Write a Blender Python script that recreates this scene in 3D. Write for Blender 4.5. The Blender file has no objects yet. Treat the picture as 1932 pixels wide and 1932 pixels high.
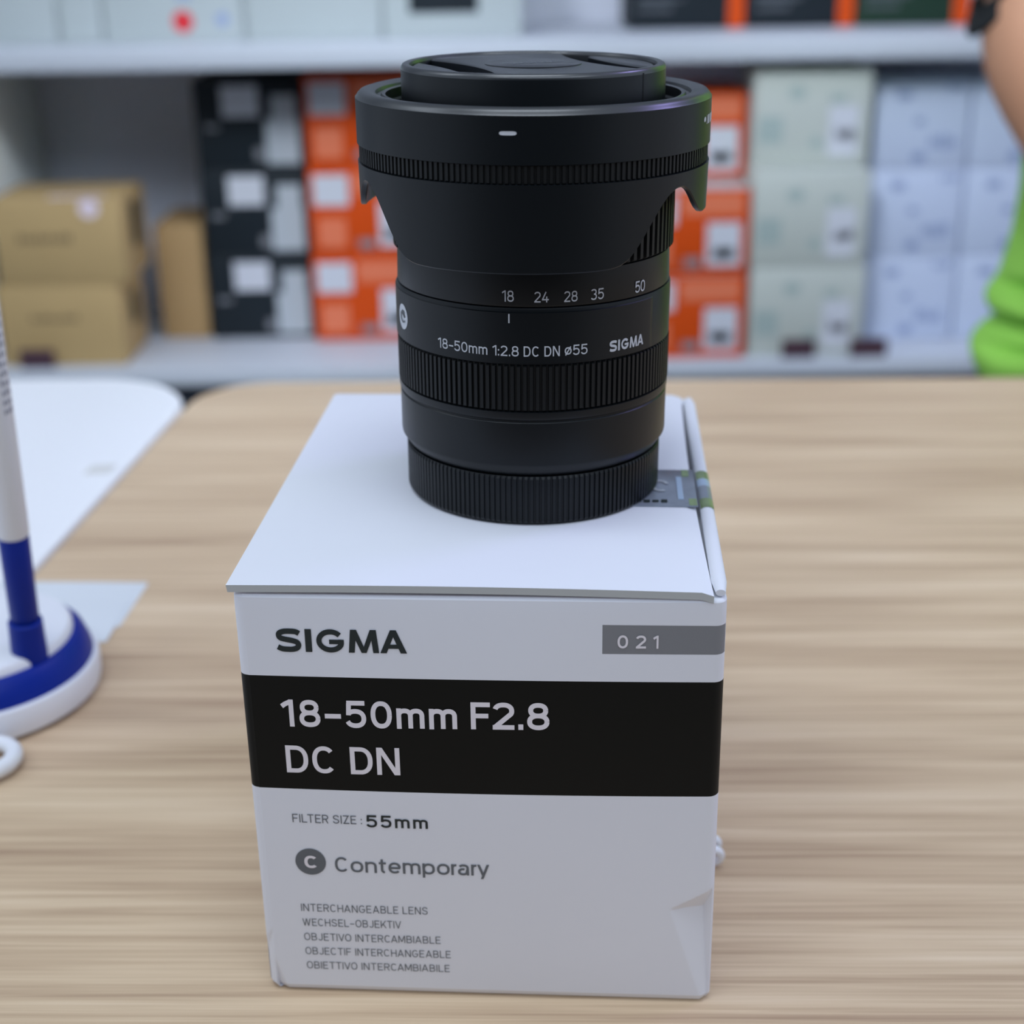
import bpy, bmesh, math, random
from mathutils import Vector, Matrix
random.seed(7)
sc = bpy.context.scene
COL = sc.collection

# ------------------------------------------------------------------ camera
PITCH, ROLL, CAM_H = 0.387126, -0.016396, 0.244031
cp, sp = math.cos(PITCH), math.sin(PITCH)
cr, sr = math.cos(ROLL), math.sin(ROLL)
fwd = Vector((0, cp, -sp)); up0 = Vector((0, sp, cp)); rt0 = Vector((1, 0, 0))
rt = cr * rt0 + sr * up0
up = -sr * rt0 + cr * up0
cam_data = bpy.data.cameras.new('camera')
cam = bpy.data.objects.new('camera', cam_data)
COL.objects.link(cam)
M = Matrix.Identity(4)
for i in range(3):
    M[i][0], M[i][1], M[i][2] = rt[i], up[i], -fwd[i]
M[2][3] = CAM_H
cam.matrix_world = M
cam_data.sensor_width = 36
cam_data.lens = 36 * 2746.74 / 1932
cam_data.clip_start = 0.01
cam_data.dof.use_dof = True
cam_data.dof.focus_distance = 0.324
cam_data.dof.aperture_fstop = (cam_data.lens / 1000) / 0.0047
sc.camera = cam

# ------------------------------------------------------------------ light and exposure
sc.view_settings.view_transform = 'Standard'
sc.view_settings.look = 'None'
sc.view_settings.gamma = 1
sc.view_settings.exposure = 0.0
sc.cycles.use_denoising = True

world = bpy.data.worlds.new('shop_ambient')  # cool ambient for the indoor surroundings, no daylight source
sc.world = world
world.use_nodes = True
nt = world.node_tree
nt.nodes.clear()
wo = nt.nodes.new('ShaderNodeOutputWorld')
bg = nt.nodes.new('ShaderNodeBackground')
tc = nt.nodes.new('ShaderNodeTexCoord')
sx = nt.nodes.new('ShaderNodeSeparateXYZ')
nt.links.new(tc.outputs['Generated'], sx.inputs[0])
absx = nt.nodes.new('ShaderNodeMath'); absx.operation = 'ABSOLUTE'
nt.links.new(sx.outputs['X'], absx.inputs[0])
mx = nt.nodes.new('ShaderNodeMath'); mx.operation = 'MULTIPLY_ADD'
nt.links.new(absx.outputs[0], mx.inputs[0]); mx.inputs[1].default_value = 0.45; mx.inputs[2].default_value = 0.28
mz = nt.nodes.new('ShaderNodeMath'); mz.operation = 'MULTIPLY_ADD'; mz.use_clamp = False
nt.links.new(sx.outputs['Z'], mz.inputs[0]); mz.inputs[1].default_value = 0.20
nt.links.new(mx.outputs[0], mz.inputs[2])
mc = nt.nodes.new('ShaderNodeMath'); mc.operation = 'MAXIMUM'
nt.links.new(mz.outputs[0], mc.inputs[0]); mc.inputs[1].default_value = 0.08
bg.inputs['Color'].default_value = (0.71, 0.83, 1.0, 1)
# ambient dimmed behind the camera to darken the lens front, as an unseen person would
mr = nt.nodes.new('ShaderNodeMapRange'); mr.interpolation_type = 'SMOOTHSTEP'
nt.links.new(sx.outputs['Y'], mr.inputs['Value'])
mr.inputs['From Min'].default_value = -0.93; mr.inputs['From Max'].default_value = -0.55
mr.inputs['To Min'].default_value = 0.14; mr.inputs['To Max'].default_value = 1.0
mm_ = nt.nodes.new('ShaderNodeMath'); mm_.operation = 'MULTIPLY'
nt.links.new(mc.outputs[0], mm_.inputs[0]); nt.links.new(mr.outputs[0], mm_.inputs[1])
nt.links.new(mm_.outputs[0], bg.inputs['Strength'])
nt.links.new(bg.outputs[0], wo.inputs[0])


def area(name, loc, target, sx_, sy_, power, color):
    l = bpy.data.lights.new(name, 'AREA')
    l.shape = 'RECTANGLE'; l.size = sx_; l.size_y = sy_; l.energy = power; l.color = color
    o = bpy.data.objects.new(name, l); COL.objects.link(o)
    o.location = loc
    o.rotation_euler = (Vector(target) - Vector(loc)).to_track_quat('-Z', 'Y').to_euler()
    return o


COOL = (0.80, 0.89, 1.0)
area('ceiling_or_fill_light', (-0.1, 0.05, 1.95), (-0.1, 0.05, 0), 1.2, 0.6, 14.5, COOL)
area('ceiling_or_fill_light', (0.4, -1.2, 1.75), (0.1, 1.9, -0.1), 1.8, 0.6, 11.5, (0.74, 0.85, 1.0))  # fill added in front, set lower and tilted to brighten the shelves
area('ceiling_or_fill_light', (-1.9, 0.5, 1.95), (-0.2, 0.6, 0), 0.6, 1.2, 8, COOL)
for px_, py_, tx_, pw_ in ((-0.9, -0.8, 0.38, 2.9), (1.4, -0.6, -0.5, 2.5)):  # unseen narrow-spread fills added to brighten the shelves and miss the box
    shelf_fill = area('shelf_fill_light', (px_, py_, 1.95), (tx_, 1.95, -0.02), 0.6, 0.6, pw_, COOL)
    shelf_fill.data.spread = math.radians(38)
area('violet_rim_light', (1.5, 1.0, 1.5), (0, 0.4, 0.2), 0.5, 0.15, 7.0, (0.45, 0.38, 1.0))  # unseen violet area light added for purple glints on the lens rim


# ------------------------------------------------------------------ materials
def s2l(c):
    return tuple(((v / 255) / 12.92 if v / 255 <= 0.04045 else ((v / 255 + 0.055) / 1.055) ** 2.4) for v in c)


def mat(name, rgb, rough=0.5, metal=0.0, spec=0.5, noise=0.0, scale=60, bump=0.0, emit=None):
    """procedural principled material; rgb is an sRGB triple of the thing's own colour"""
    m = bpy.data.materials.new(name); m.use_nodes = True
    n = m.node_tree; b = n.nodes['Principled BSDF']
    col = s2l(rgb) + (1,)
    b.inputs['Base Color'].default_value = col
    b.inputs['Roughness'].default_value = rough
    b.inputs['Metallic'].default_value = metal
    b.inputs['Specular IOR Level'].default_value = spec
    if noise or bump:
        t = n.nodes.new('ShaderNodeTexCoord')
        no = n.nodes.new('ShaderNodeTexNoise'); no.inputs['Scale'].default_value = scale
        no.inputs['Detail'].default_value = 5
        n.links.new(t.outputs['Object'], no.inputs['Vector'])
        if noise:
            mi = n.nodes.new('ShaderNodeMix'); mi.data_type = 'RGBA'
            mi.inputs[6].default_value = tuple(c * (1 - noise) for c in col[:3]) + (1,)
            mi.inputs[7].default_value = tuple(min(1, c * (1 + noise)) for c in col[:3]) + (1,)
            n.links.new(no.outputs['Fac'], mi.inputs[0])
            n.links.new(mi.outputs[2], b.inputs['Base Color'])
        if bump:
            bp = n.nodes.new('ShaderNodeBump'); bp.inputs['Strength'].default_value = bump
            bp.inputs['Distance'].default_value = 0.0004
            n.links.new(no.outputs['Fac'], bp.inputs['Height'])
            n.links.new(bp.outputs['Normal'], b.inputs['Normal'])
    return m


def wood_mat():
    m = bpy.data.materials.new('oak_laminate'); m.use_nodes = True
    n = m.node_tree; b = n.nodes['Principled BSDF']
    t = n.nodes.new('ShaderNodeTexCoord')
    mp = n.nodes.new('ShaderNodeMapping')
    mp.inputs['Rotation'].default_value = (0, 0, math.radians(1.5))
    n.links.new(t.outputs['Object'], mp.inputs['Vector'])

    def streak(sxv, syv, detail, dist=0.0):
        v = n.nodes.new('ShaderNodeVectorMath'); v.operation = 'MULTIPLY'
        v.inputs[1].default_value = (sxv, syv, 1)
        n.links.new(mp.outputs[0], v.inputs[0])
        no = n.nodes.new('ShaderNodeTexNoise'); no.inputs['Scale'].default_value = 1
        no.inputs['Detail'].default_value = detail; no.inputs['Roughness'].default_value = 0.6
        no.inputs['Distortion'].default_value = dist
        n.links.new(v.outputs[0], no.inputs['Vector'])
        return no.outputs['Fac']
    broad = streak(3.0, 42, 3, 0.3)
    mid = streak(4.5, 150, 3, 0.25)
    fine = streak(8, 520, 3, 0.35)

    def madd(a, k, c):
        q = n.nodes.new('ShaderNodeMath'); q.operation = 'MULTIPLY_ADD'
        n.links.new(a, q.inputs[0]); q.inputs[1].default_value = k
        if isinstance(c, float):
            q.inputs[2].default_value = c
        else:
            n.links.new(c, q.inputs[2])
        return q.outputs[0]
    vfine = streak(14, 1250, 2, 0.2)
    f = madd(vfine, 0.45, madd(fine, 0.75, madd(mid, 0.75, madd(broad, 0.85, -0.90))))
    r = n.nodes.new('ShaderNodeValToRGB')
    e = r.color_ramp.elements
    e[0].position = 0.12; e[0].color = s2l((161, 132, 107)) + (1,)
    e[1].position = 0.88; e[1].color = s2l((224, 200, 171)) + (1,)
    k = e.new(0.45); k.color = s2l((196, 169, 139)) + (1,)
    k = e.new(0.62); k.color = s2l((210, 184, 153)) + (1,)
    n.links.new(f, r.inputs[0]); n.links.new(r.outputs[0], b.inputs['Base Color'])
    b.inputs['Roughness'].default_value = 0.55
    b.inputs['Specular IOR Level'].default_value = 0.35
    return m


WOOD = wood_mat()
WHITE_TOP = mat('white_laminate', (232, 232, 234), 0.45)
WHITE_BOX = mat('white_card', (224, 225, 233), 0.55, noise=0.015, scale=40)
BAND = mat('black_print', (7, 11, 12), 0.5, spec=0.2)
GREYP = mat('grey_print', (124, 125, 130), 0.55)
INK = mat('dark_ink', (22, 34, 36), 0.6)
INK_GREY = mat('grey_ink', (96, 100, 106), 0.6)
INK_PALE = mat('pale_grey_ink', (120, 123, 130), 0.6)
WHITE_INK = mat('white_ink', (228, 222, 228), 0.6)
LENS_INK = mat('lens_white_ink', (192, 194, 200), 0.6)
BOARD = mat('grey_board', (186, 190, 192), 0.8)
LENS_BLACK = mat('lens_black', (8, 13, 17), 0.38, spec=0.32, noise=0.1, scale=900, bump=0.03)
LENS_DARK = mat('lens_deep_black', (6, 8, 9), 0.5, spec=0.3)
RUBBER = mat('rubber_black', (7, 10, 12), 0.5, spec=0.35)
CAP_BLACK = mat('cap_black', (12, 16, 20), 0.24, spec=0.5)
HOOD_RIM = mat('hood_rim_black', (14, 18, 22), 0.33, spec=0.9)
CAP_TOP = mat('cap_top_black', (16, 20, 26), 0.3, spec=1.0)
SILVER = mat('badge_silver', (205, 208, 214), 0.35, metal=0.4)
SHELF = mat('shelf_white', (194, 199, 207), 0.45)
SHELF_BACK = mat('shelf_back_grey', (222, 225, 238), 0.6)
SHELF_SIDE = mat('shelf_side_grey', (230, 234, 232), 0.55)
UNDER_SHADE = mat('under_shelf_shade', (36, 46, 60), 0.6)
KRAFT = mat('kraft_card', (180, 152, 104), 0.8, noise=0.05, scale=25)
KRAFT_B = mat('kraft_card_brown', (168, 136, 92), 0.8, noise=0.05, scale=25)
KRAFT_INK = mat('kraft_ink', (120, 100, 68), 0.8)
STICK_DK = mat('dark_sticker', (30, 38, 34), 0.5)
STICK_PK = mat('pink_sticker', (226, 210, 220), 0.5)
BLACKBOX = mat('black_carton', (26, 34, 40), 0.5, spec=0.3)
ORANGE = mat('orange_carton', (208, 74, 12), 0.55, spec=0.25)
SALMON = mat('orange_pale_print', (226, 120, 84), 0.5)
LABELW = mat('white_label', (202, 204, 212), 0.5)
LABELG = mat('label_grey', (178, 184, 190), 0.5)
GREENW = mat('pale_green_white_carton', (186, 191, 184), 0.5)
LAV = mat('lavender_white_carton', (196, 206, 228), 0.5)
LAVINK = mat('lavender_ink', (146, 160, 194), 0.6)
GRNINK = mat('grey_green_ink', (160, 174, 170), 0.6)
UPW = mat('pale_carton', (180, 188, 188), 0.5)
RED = mat('red_dot', (214, 40, 50), 0.5)
DKGREEN = mat('dark_green_carton', (14, 48, 30), 0.5)
MAROON = mat('maroon_tag', (70, 46, 56), 0.5)
PENW = mat('pen_white', (226, 227, 232), 0.4)
BLUE = mat('royal_blue_plastic', (2, 36, 136), 0.4, spec=0.2)
PENINK = mat('pen_grey_ink', (150, 153, 165), 0.5)
PAPER = mat('paper_white', (212, 216, 220), 0.6)
CORD = mat('cord_white', (232, 234, 240), 0.4)
FOIL = mat('seal_foil', (150, 157, 170), 0.3, metal=0.5, noise=0.25, scale=240)
HOLO_G = mat('hologram_green', (138, 158, 112), 0.3, metal=0.4, noise=0.5, scale=300)
HOLO_B = mat('hologram_blue', (176, 196, 220), 0.3, metal=0.3)
SKIN = mat('skin', (196, 144, 112), 0.5, noise=0.04, scale=20)
LIME = mat('lime_cotton', (150, 210, 84), 0.85, noise=0.05, scale=120)
BLACKC = mat('black_cotton', (18, 22, 24), 0.85)
TROUSER = mat('beige_grey_cloth', (150, 142, 128), 0.9)
HAIR = mat('black_hair', (24, 20, 18), 0.5)
EYEW = mat('eye_white', (235, 235, 232), 0.3)
LIPS = mat('lips', (170, 95, 88), 0.5)
SHOE = mat('dark_shoe', (40, 40, 46), 0.6)
FLOORM = mat('grey_floor_tile', (120, 122, 126), 0.4, noise=0.05, scale=4)
WALLM = mat('wall_paint', (196, 200, 206), 0.8)
METAL = mat('grey_metal', (150, 152, 156), 0.4, metal=0.6)
SCRAPM = mat('beige_scrap', (206, 204, 200), 0.7)


# ------------------------------------------------------------------ mesh helpers
def link(name, bm, mats, parent=None, smooth=True, angle=35):
    me = bpy.data.meshes.new(name)
    bm.normal_update()
    bm.to_mesh(me); bm.free()
    for m in (mats if isinstance(mats, (list, tuple)) else [mats]):
        me.materials.append(m)
    if smooth:
        me.polygons.foreach_set('use_smooth', [True] * len(me.polygons))
        me.set_sharp_from_angle(angle=math.radians(angle))
    o = bpy.data.objects.new(name, me); COL.objects.link(o)
    if parent:
        o.parent = parent
    return o


def empty(name, loc=(0, 0, 0), rot=(0, 0, 0)):
    o = bpy.data.objects.new(name, None); COL.objects.link(o)
    o.location = loc; o.rotation_euler = rot; o.empty_display_size = 0.02
    return o


def tag(o, label=None, cat=None, group=None, kind=None):
    if label: o['label'] = label
    if cat: o['category'] = cat
    if group: o['group'] = group
    if kind: o['kind'] = kind
    return o


def bm_box(bm, x0, x1, y0, y1, z0, z1, bevel=0.0, seg=2):
    r = bmesh.ops.create_cube(bm, size=1)
    vs = r['verts']
    for v in vs:
        v.co = Vector((x0 if v.co.x < 0 else x1, y0 if v.co.y < 0 else y1, z0 if v.co.z < 0 else z1))
    if bevel:
        es = list({e for v in vs for e in v.link_edges})
        bmesh.ops.bevel(bm, geom=es, offset=bevel, segments=seg, affect='EDGES', profile=0.5)


def box(name, mats, parent, x0, x1, y0, y1, z0, z1, bevel=0.001, seg=2):
    bm = bmesh.new(); bm_box(bm, x0, x1, y0, y1, z0, z1, bevel, seg)
    return link(name, bm, mats, parent)


def lathe(bm, prof, n=192, cap0=False, cap1=False, c=(0, 0), rfun=None):
    rings = []
    for k, (r, z) in enumerate(prof):
        ring = []
        for i in range(n):
            a = 2 * math.pi * i / n
            rr = r if rfun is None else rfun(k, i, r)
            ring.append(bm.verts.new((c[0] + rr * math.sin(a), c[1] - rr * math.cos(a), z)))
        rings.append(ring)
    for a, b in zip(rings, rings[1:]):
        for i in range(n):
            j = (i + 1) % n
            bm.faces.new((a[i], a[j], b[j], b[i]))
    if cap0: bm.faces.new(list(reversed(rings[0])))
    if cap1: bm.faces.new(rings[-1])
    return rings


def ribbed(name, material, parent, z0, z1, r, ribs, depth, duty=0.6, lip=0.0003, rin=None, skip=None):
    """a ribbed grip ring: square ribs standing out of a groove floor"""
    n = ribs * 4
    bm = bmesh.new()
    pat = {0: 0, 1: 0, 2: depth, 3: depth}

    def rf(k, i, rr):
        if k in (0, 1, 4, 5): return rr
        if skip and skip(2 * math.pi * i / n): return rr
        return rr - pat[i % 4]
    rin = rin or r - 0.002
    pr = [(rin, z0), (r - depth, z0), (r, z0 + lip), (r, z1 - lip), (r - depth, z1), (rin, z1)]
    rings = []
    for k, (rr, z) in enumerate(pr):
        ring = []
        for i in range(n):
            base = i // 4 * 4; q = i % 4
            a = 2 * math.pi * (base / 4 + (0, duty - 0.06, duty + 0.06, 0.94)[q]) / ribs
            rad = rf(k, i, rr)
            ring.append(bm.verts.new((rad * math.sin(a), -rad * math.cos(a), z)))
        rings.append(ring)
    for a, b in zip(rings, rings[1:]):
        for i in range(n):
            j = (i + 1) % n
            bm.faces.new((a[i], a[j], b[j], b[i]))
    return link(name, bm, material, parent, angle=25)


def tube(bm, pts, r, n=16, closed=False):
    pts = [Vector(p) for p in pts]
    rings = []
    m = len(pts)
    prev = None
    for i, p in enumerate(pts):
        d = (pts[(i + 1) % m] - pts[i - 1]) if closed else (pts[min(i + 1, m - 1)] - pts[max(i - 1, 0)])
        d.normalize()
        if prev is None:
            ref = Vector((0, 0, 1)) if abs(d.z) < 0.9 else Vector((1, 0, 0))
            u = d.cross(ref).normalized()
        else:
            u = (prev - d * prev.dot(d)).normalized()
        prev = u
        w = d.cross(u)
        rad = r[i] if isinstance(r, (list, tuple)) else r
        rings.append([bm.verts.new(p + rad * (u * math.cos(2 * math.pi * k / n) + w * math.sin(2 * math.pi * k / n))) for k in range(n)])
    last = m if closed else m - 1
    for i in range(last):
        a, b = rings[i], rings[(i + 1) % m]
        for k in range(n):
            bm.faces.new((a[k], a[(k + 1) % n], b[(k + 1) % n], b[k]))
    if not closed:
        bm.faces.new(list(reversed(rings[0]))); bm.faces.new(rings[-1])


def smoothstep(a, b, x):
    t = max(0, min(1, (x - a) / (b - a)))
    return t * t * (3 - 2 * t)


def interp(tab, x):
    if x <= tab[0][0]: return tab[0][1]
    for (a, va), (b, vb) in zip(tab, tab[1:]):
        if x <= b:
            t = (x - a) / (b - a)
            return va + (vb - va) * t
    return tab[-1][1]


# ------------------------------------------------------------------ lettering
def catmull(P, k=5):
    out = []
    for i in range(len(P) - 1):
        p0, p1, p2, p3 = P[max(i - 1, 0)], P[i], P[i + 1], P[min(i + 2, len(P) - 1)]
        for j in range(k):
            t = j / k
            out.append(tuple(0.5 * (2 * b + (c - a) * t + (2 * a - 5 * b + 4 * c - d) * t * t + (3 * b - a - 3 * c + d) * t ** 3)
                             for a, b, c, d in zip(p0, p1, p2, p3)))
    out.append(P[-1])
    return out


# a monoline alphabet: each glyph is (width, strokes) in units of the capital height.
# L: square-ended line, P: butt-ended polyline, D: slanted leg cut level top and bottom;
# x and y run 0..1 between the outer limits of the strokes
def _arc(cx, cy, rx, ry, a0, a1, n=22):
    out = []
    for i in range(n + 1):
        a = math.radians(a0 + (a1 - a0) * i / n)
        c, s = math.cos(a), math.sin(a)
        out.append((cx + rx * math.copysign(abs(c) ** 0.88, c), cy + ry * math.copysign(abs(s) ** 0.88, s)))
    return out


def _L(*p): return ('L', p)
def _P(p): return ('P', p)
def _D(*p): return ('D', p)


_XH = 0.70
KERN = {'CA': -.10, 'KT': -.08, 'LT': -.10, 'ra': -.13, 'ry': -.16, 'ay': -.05, 'or': -.03, 'AM': -.04, 'TI': -.04, 'TT': -.06, 'TO': -.06, 'VO': -.08, 'IV': -.04, 'IA': -.04, 'HA': -.04, 'EC': -.02, '18': .03, 'F2': -.05}
GLYPHS = {
    '0': (.60, [_P(_arc(.5, .5, .5, .5, 0, 360, 36))]),
    '1': (.34, [_L(1, 0, 1, 1), _P([(0, .80), (.35, .9), (.8, .985), (1, 1)])]),
    '2': (.58, [_P(_arc(.5, .73, .5, .27, 165, -25) + [(.02, .03)]), _L(0, 0, 1, 0)]),
    '3': (.58, [_P(_arc(.46, .76, .48, .24, 150, -85)), _P(_arc(.48, .27, .52, .27, 88, -155))]),
    '4': (.64, [_P([(.62, 1.04), (.0, .22)]), _L(.02, .22, 1, .22), _L(.74, 0, .74, .48)]),
    '5': (.58, [_L(.10, 1, .94, 1), _P([(.09, 1.0), (.04, .46)]), _P(_arc(.47, .32, .53, .32, 143, -158))]),
    '8': (.60, [_P(_arc(.5, .765, .43, .235, 0, 360, 32)), _P(_arc(.5, .265, .5, .265, 0, 360, 32))]),
    '-': (.42, [_L(0, .40, 1, .40)]),
    '.': (.0, [_L(0, 0, 0, .04)]),
    ':': (.0, [_L(0, 0.02, 0, .05), _L(0, .56, 0, .60)]),
    '\u00d8': (.60, [_P(_arc(.5, .44, .5, .34, 0, 360, 32)), _P([(.05, -.04), (.95, .92)])]),
    'A': (.68, [_D(0, 0, .5, 1), _D(1, 0, .5, 1), _L(.25, .28, .75, .28)]),
    'B': (.56, [_L(0, 0, 0, 1), _P([(0, 1), (.5, 1)] + _arc(.5, .76, .42, .24, 90, -90)[1:] + [(0, .52)]), _P([(0, .52), (.5, .52)] + _arc(.5, .26, .5, .26, 90, -90)[1:] + [(0, 0)])]),
    'C': (.62, [_P(_arc(.5, .5, .5, .5, 42, 318, 30))]),
    'D': (.58, [_L(0, 0, 0, 1), _P([(0, 1), (.42, 1)] + _arc(.42, .5, .58, .5, 90, -90, 26)[1:] + [(0, 0)])]),
    'E': (.50, [_L(0, 0, 0, 1), _L(0, 1, 1, 1), _L(0, .52, .86, .52), _L(0, 0, 1, 0)]),
    'F': (.50, [_L(0, 0, 0, 1), _L(0, 1, 1, 1), _L(0, .50, .88, .50)]),
    'G': (.64, [_P(_arc(.5, .5, .5, .5, 42, 335, 30)), _L(.55, .46, .98, .46), _L(.98, .30, .98, .46)]),
    'H': (.58, [_L(0, 0, 0, 1), _L(1, 0, 1, 1), _L(0, .51, 1, .51)]),
    'I': (.0, [_L(0, 0, 0, 1)]),
    'J': (.42, [_P([(1, 1.05), (1, .3)] + _arc(.5, .28, .5, .28, 0, -160, 14)[1:])]),
    'K': (.60, [_L(0, 0, 0, 1), _D(.08, .30, .96, 1), _D(.98, 0, .36, .58)]),
    'L': (.46, [_L(0, 0, 0, 1), _L(0, 0, 1, 0)]),
    'M': (.72, [_L(0, 0, 0, 1), _L(1, 0, 1, 1), _D(.5, .18, .03, 1), _D(.5, .18, .97, 1)]),
    'N': (.60, [_L(0, 0, 0, 1), _L(1, 0, 1, 1), _D(.97, 0, .03, 1)]),
    'O': (.64, [_P(_arc(.5, .5, .5, .5, 0, 360, 36))]),
    'R': (.56, [_L(0, 0, 0, 1), _P([(0, 1), (.5, 1)] + _arc(.5, .74, .5, .26, 90, -90)[1:] + [(0, .48)]), _D(.98, 0, .50, .5)]),
    'S': (.58, [_P(catmull([(.96, .80), (.86, .93), (.5, 1.0), (.14, .93), (.05, .74), (.2, .58), (.5, .51), (.84, .42), (.97, .26), (.85, .07), (.5, 0), (.12, .07), (0, .22)], 4))]),
    'T': (.58, [_L(0, 1, 1, 1), _L(.5, 0, .5, 1)]),
    'V': (.64, [_D(.5, 0, 0, 1), _D(.5, 0, 1, 1)]),
    'W': (.94, [_D(.26, 0, 0, 1), _D(.26, 0, .5, 1), _D(.74, 0, .5, 1), _D(.74, 0, 1, 1)]),
    'Z': (.56, [_L(0, 1, 1, 1), _L(0, 0, 1, 0), _D(.04, 0, .96, 1)]),
    'm': (.84, [_L(0, 0, 0, _XH), _P(_arc(.25, _XH - .22, .25, .22, 180, 0, 14) + [(.5, -.08)]), _P(_arc(.75, _XH - .22, .25, .22, 180, 0, 14) + [(1, -.08)])]),
    'n': (.50, [_L(0, 0, 0, _XH), _P(_arc(.5, _XH - .25, .5, .25, 180, 0, 14) + [(1, -.08)])]),
    'o': (.57, [_P(_arc(.5, _XH / 2, .5, _XH / 2, 0, 360, 28))]),
    'e': (.55, [_P(_arc(.5, _XH / 2, .5, _XH / 2, 0, 318, 26)), _L(.08, _XH / 2, .92, _XH / 2)]),
    'a': (.48, [_P(_arc(.5, _XH - .22, .48, .22, 150, 0, 12) + [(1, -.08)]), _P(_arc(.45, .20, .45, .20, 70, 360, 20) + [(.95, .36), (.5, .405), (.5, .395)][:1])]),
    'r': (.25, [_L(0, 0, 0, _XH), _P(_arc(.75, _XH - .26, .75, .26, 180, 80, 10))]),
    't': (.29, [_P([(.4, 1.0), (.4, .2)] + _arc(.85, .2, .45, .2, 180, 275, 8)[1:]), _L(.05, _XH, .95, _XH)]),
    'p': (.55, [_L(0, -.26, 0, _XH), _P(_arc(.5, _XH / 2, .5, _XH / 2, 0, 360, 28))]),
    'y': (.52, [_D(.5, 0.0, 0, _XH), _D(.36, -.26, 1, _XH)]),
}


def stroke_text(body, u0, u1, w0, w1, wt=0.13, spacing=1.0, slope=0.0):
    """letters of stroke weight wt (share of the capital height); the line fills u0..u1, capitals fill w0..w1"""
    V, F, LIFT = [], [], []
    x0 = 0.0
    gap = 0.135 * spacing
    last = ''
    for ch in body:
        if ch == ' ':
            last = ''
            x0 += 0.26 + gap * 0.6; continue
        W, strokes = GLYPHS[ch]
        x0 += KERN.get(last + ch, 0.0); last = ch
        iw, ih = W, 1 - wt
        mp = lambda q: (x0 + wt / 2 + q[0] * iw, wt / 2 + q[1] * ih)
        for si, (kind, p) in enumerate(strokes):
            b = len(V)
            if kind == 'L':
                (ax, ay), (bx, by) = mp(p[:2]), mp(p[2:])
                xa, xb, ya, yb = min(ax, bx) - wt / 2, max(ax, bx) + wt / 2, min(ay, by) - wt / 2, max(ay, by) + wt / 2
                V += [(xa, ya), (xb, ya), (xb, yb), (xa, yb)]; F.append((b, b + 1, b + 2, b + 3))
            elif kind == 'D':
                (ax, ay), (bx, by) = mp(p[:2]), mp(p[2:])
                ay -= wt / 2; by += wt / 2
                L = math.hypot(bx - ax, by - ay); h = wt * L / abs(by - ay) / 2 * 1.0
                h = min(h, wt * 0.95)
                V += [(ax - h, ay), (ax + h, ay), (bx + h, by), (bx - h, by)]; F.append((b, b + 1, b + 2, b + 3))
            else:
                vs, fs = ribbon([mp(q) for q in p], wt)
                V += vs; F += [tuple(b + i for i in f) for f in fs]
            LIFT += [1e-5 * (si + 1)] * (len(V) - b)
        x0 += W + wt + gap
    xa, xb = min(v[0] for v in V), max(v[0] for v in V)
    k = (u1 - u0) / (xb - xa)
    return [(u0 + (x - xa) * k, w0 + y * (w1 - w0) + slope * (x - xa) * k, l) for (x, y), l in zip(V, LIFT)], F


def ribbon(path, width, closed=False):
    vs, fs = [], []
    n = len(path)
    for i, (x, y) in enumerate(path):
        ax, ay = path[max(i - 1, 0)]; bx, by = path[min(i + 1, n - 1)]
        dx, dy = bx - ax, by - ay; L = math.hypot(dx, dy) or 1
        nx, ny = -dy / L * width / 2, dx / L * width / 2
        vs += [(x + nx, y + ny), (x - nx, y - ny)]
    for i in range(n - 1):
        fs.append((2 * i, 2 * i + 1, 2 * i + 3, 2 * i + 2))
    return vs, fs


def logo_flat(u0, u1, w0, w1, slope=0.0):
    """the wide five-letter maker's wordmark, drawn letter by letter in units of its own height"""
    V, F = [], []

    LIFT = []

    def add(pc, ox):
        vs, fs = pc; b = len(V)
        LIFT.extend([1e-5 * (1 + len(F) % 5)] * len(vs))
        V.extend((x + ox, y) for x, y in vs); F.extend(tuple(b + i for i in f) for f in fs)
    S = [(1.0, .80), (.86, .875), (.62, .895), (.36, .885), (.17, .82), (.125, .71), (.19, .60), (.38, .545), (.70, .485), (.90, .41), (.955, .29), (.88, .165), (.68, .105), (.42, .105), (.22, .13), (.06, .205)]
    add(ribbon(catmull(S), .235), 0)
    add(([(0, 0), (.28, 0), (.28, 1), (0, 1)], [(0, 1, 2, 3)]), 1.25)
    G = [(.62 + .495 * math.cos(math.radians(a)), .5 + .395 * math.sin(math.radians(a))) for a in range(38, 336, 7)] + [(1.075, .40), (1.08, .56)]
    add(ribbon(G, .225), 1.72)
    add(([(.56, .36), (1.19, .36), (1.19, .555), (.56, .555)], [(0, 1, 2, 3)]), 1.72)
    add(([(0, 0), (.25, 0), (.36, 1), (.10, 1)], [(0, 1, 2, 3)]), 3.1)
    add(([(1.05, 0), (1.30, 0), (1.20, 1), (.94, 1)], [(0, 1, 2, 3)]), 3.1)
    add(([(.55, 0), (.76, 0), (.36, 1), (.12, 1)], [(0, 1, 2, 3)]), 3.1)
    add(([(.55, 0), (.76, 0), (1.18, 1), (.94, 1)], [(0, 1, 2, 3)]), 3.1)
    add(([(0, 0), (.27, 0), (.70, 1), (.45, 1)], [(0, 1, 2, 3)]), 4.45)
    add(([(.87, 0), (1.14, 0), (.70, 1), (.45, 1)], [(0, 1, 2, 3)]), 4.45)
    add(([(.27, .2), (.87, .2), (.80, .38), (.34, .38)], [(0, 1, 2, 3)]), 4.45)
    W = 5.59
    return [(u0 + x / W * (u1 - u0), w0 + y * (w1 - w0) + slope * x / W * (u1 - u0), l) for (x, y), l in zip(V, LIFT)], F


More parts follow.
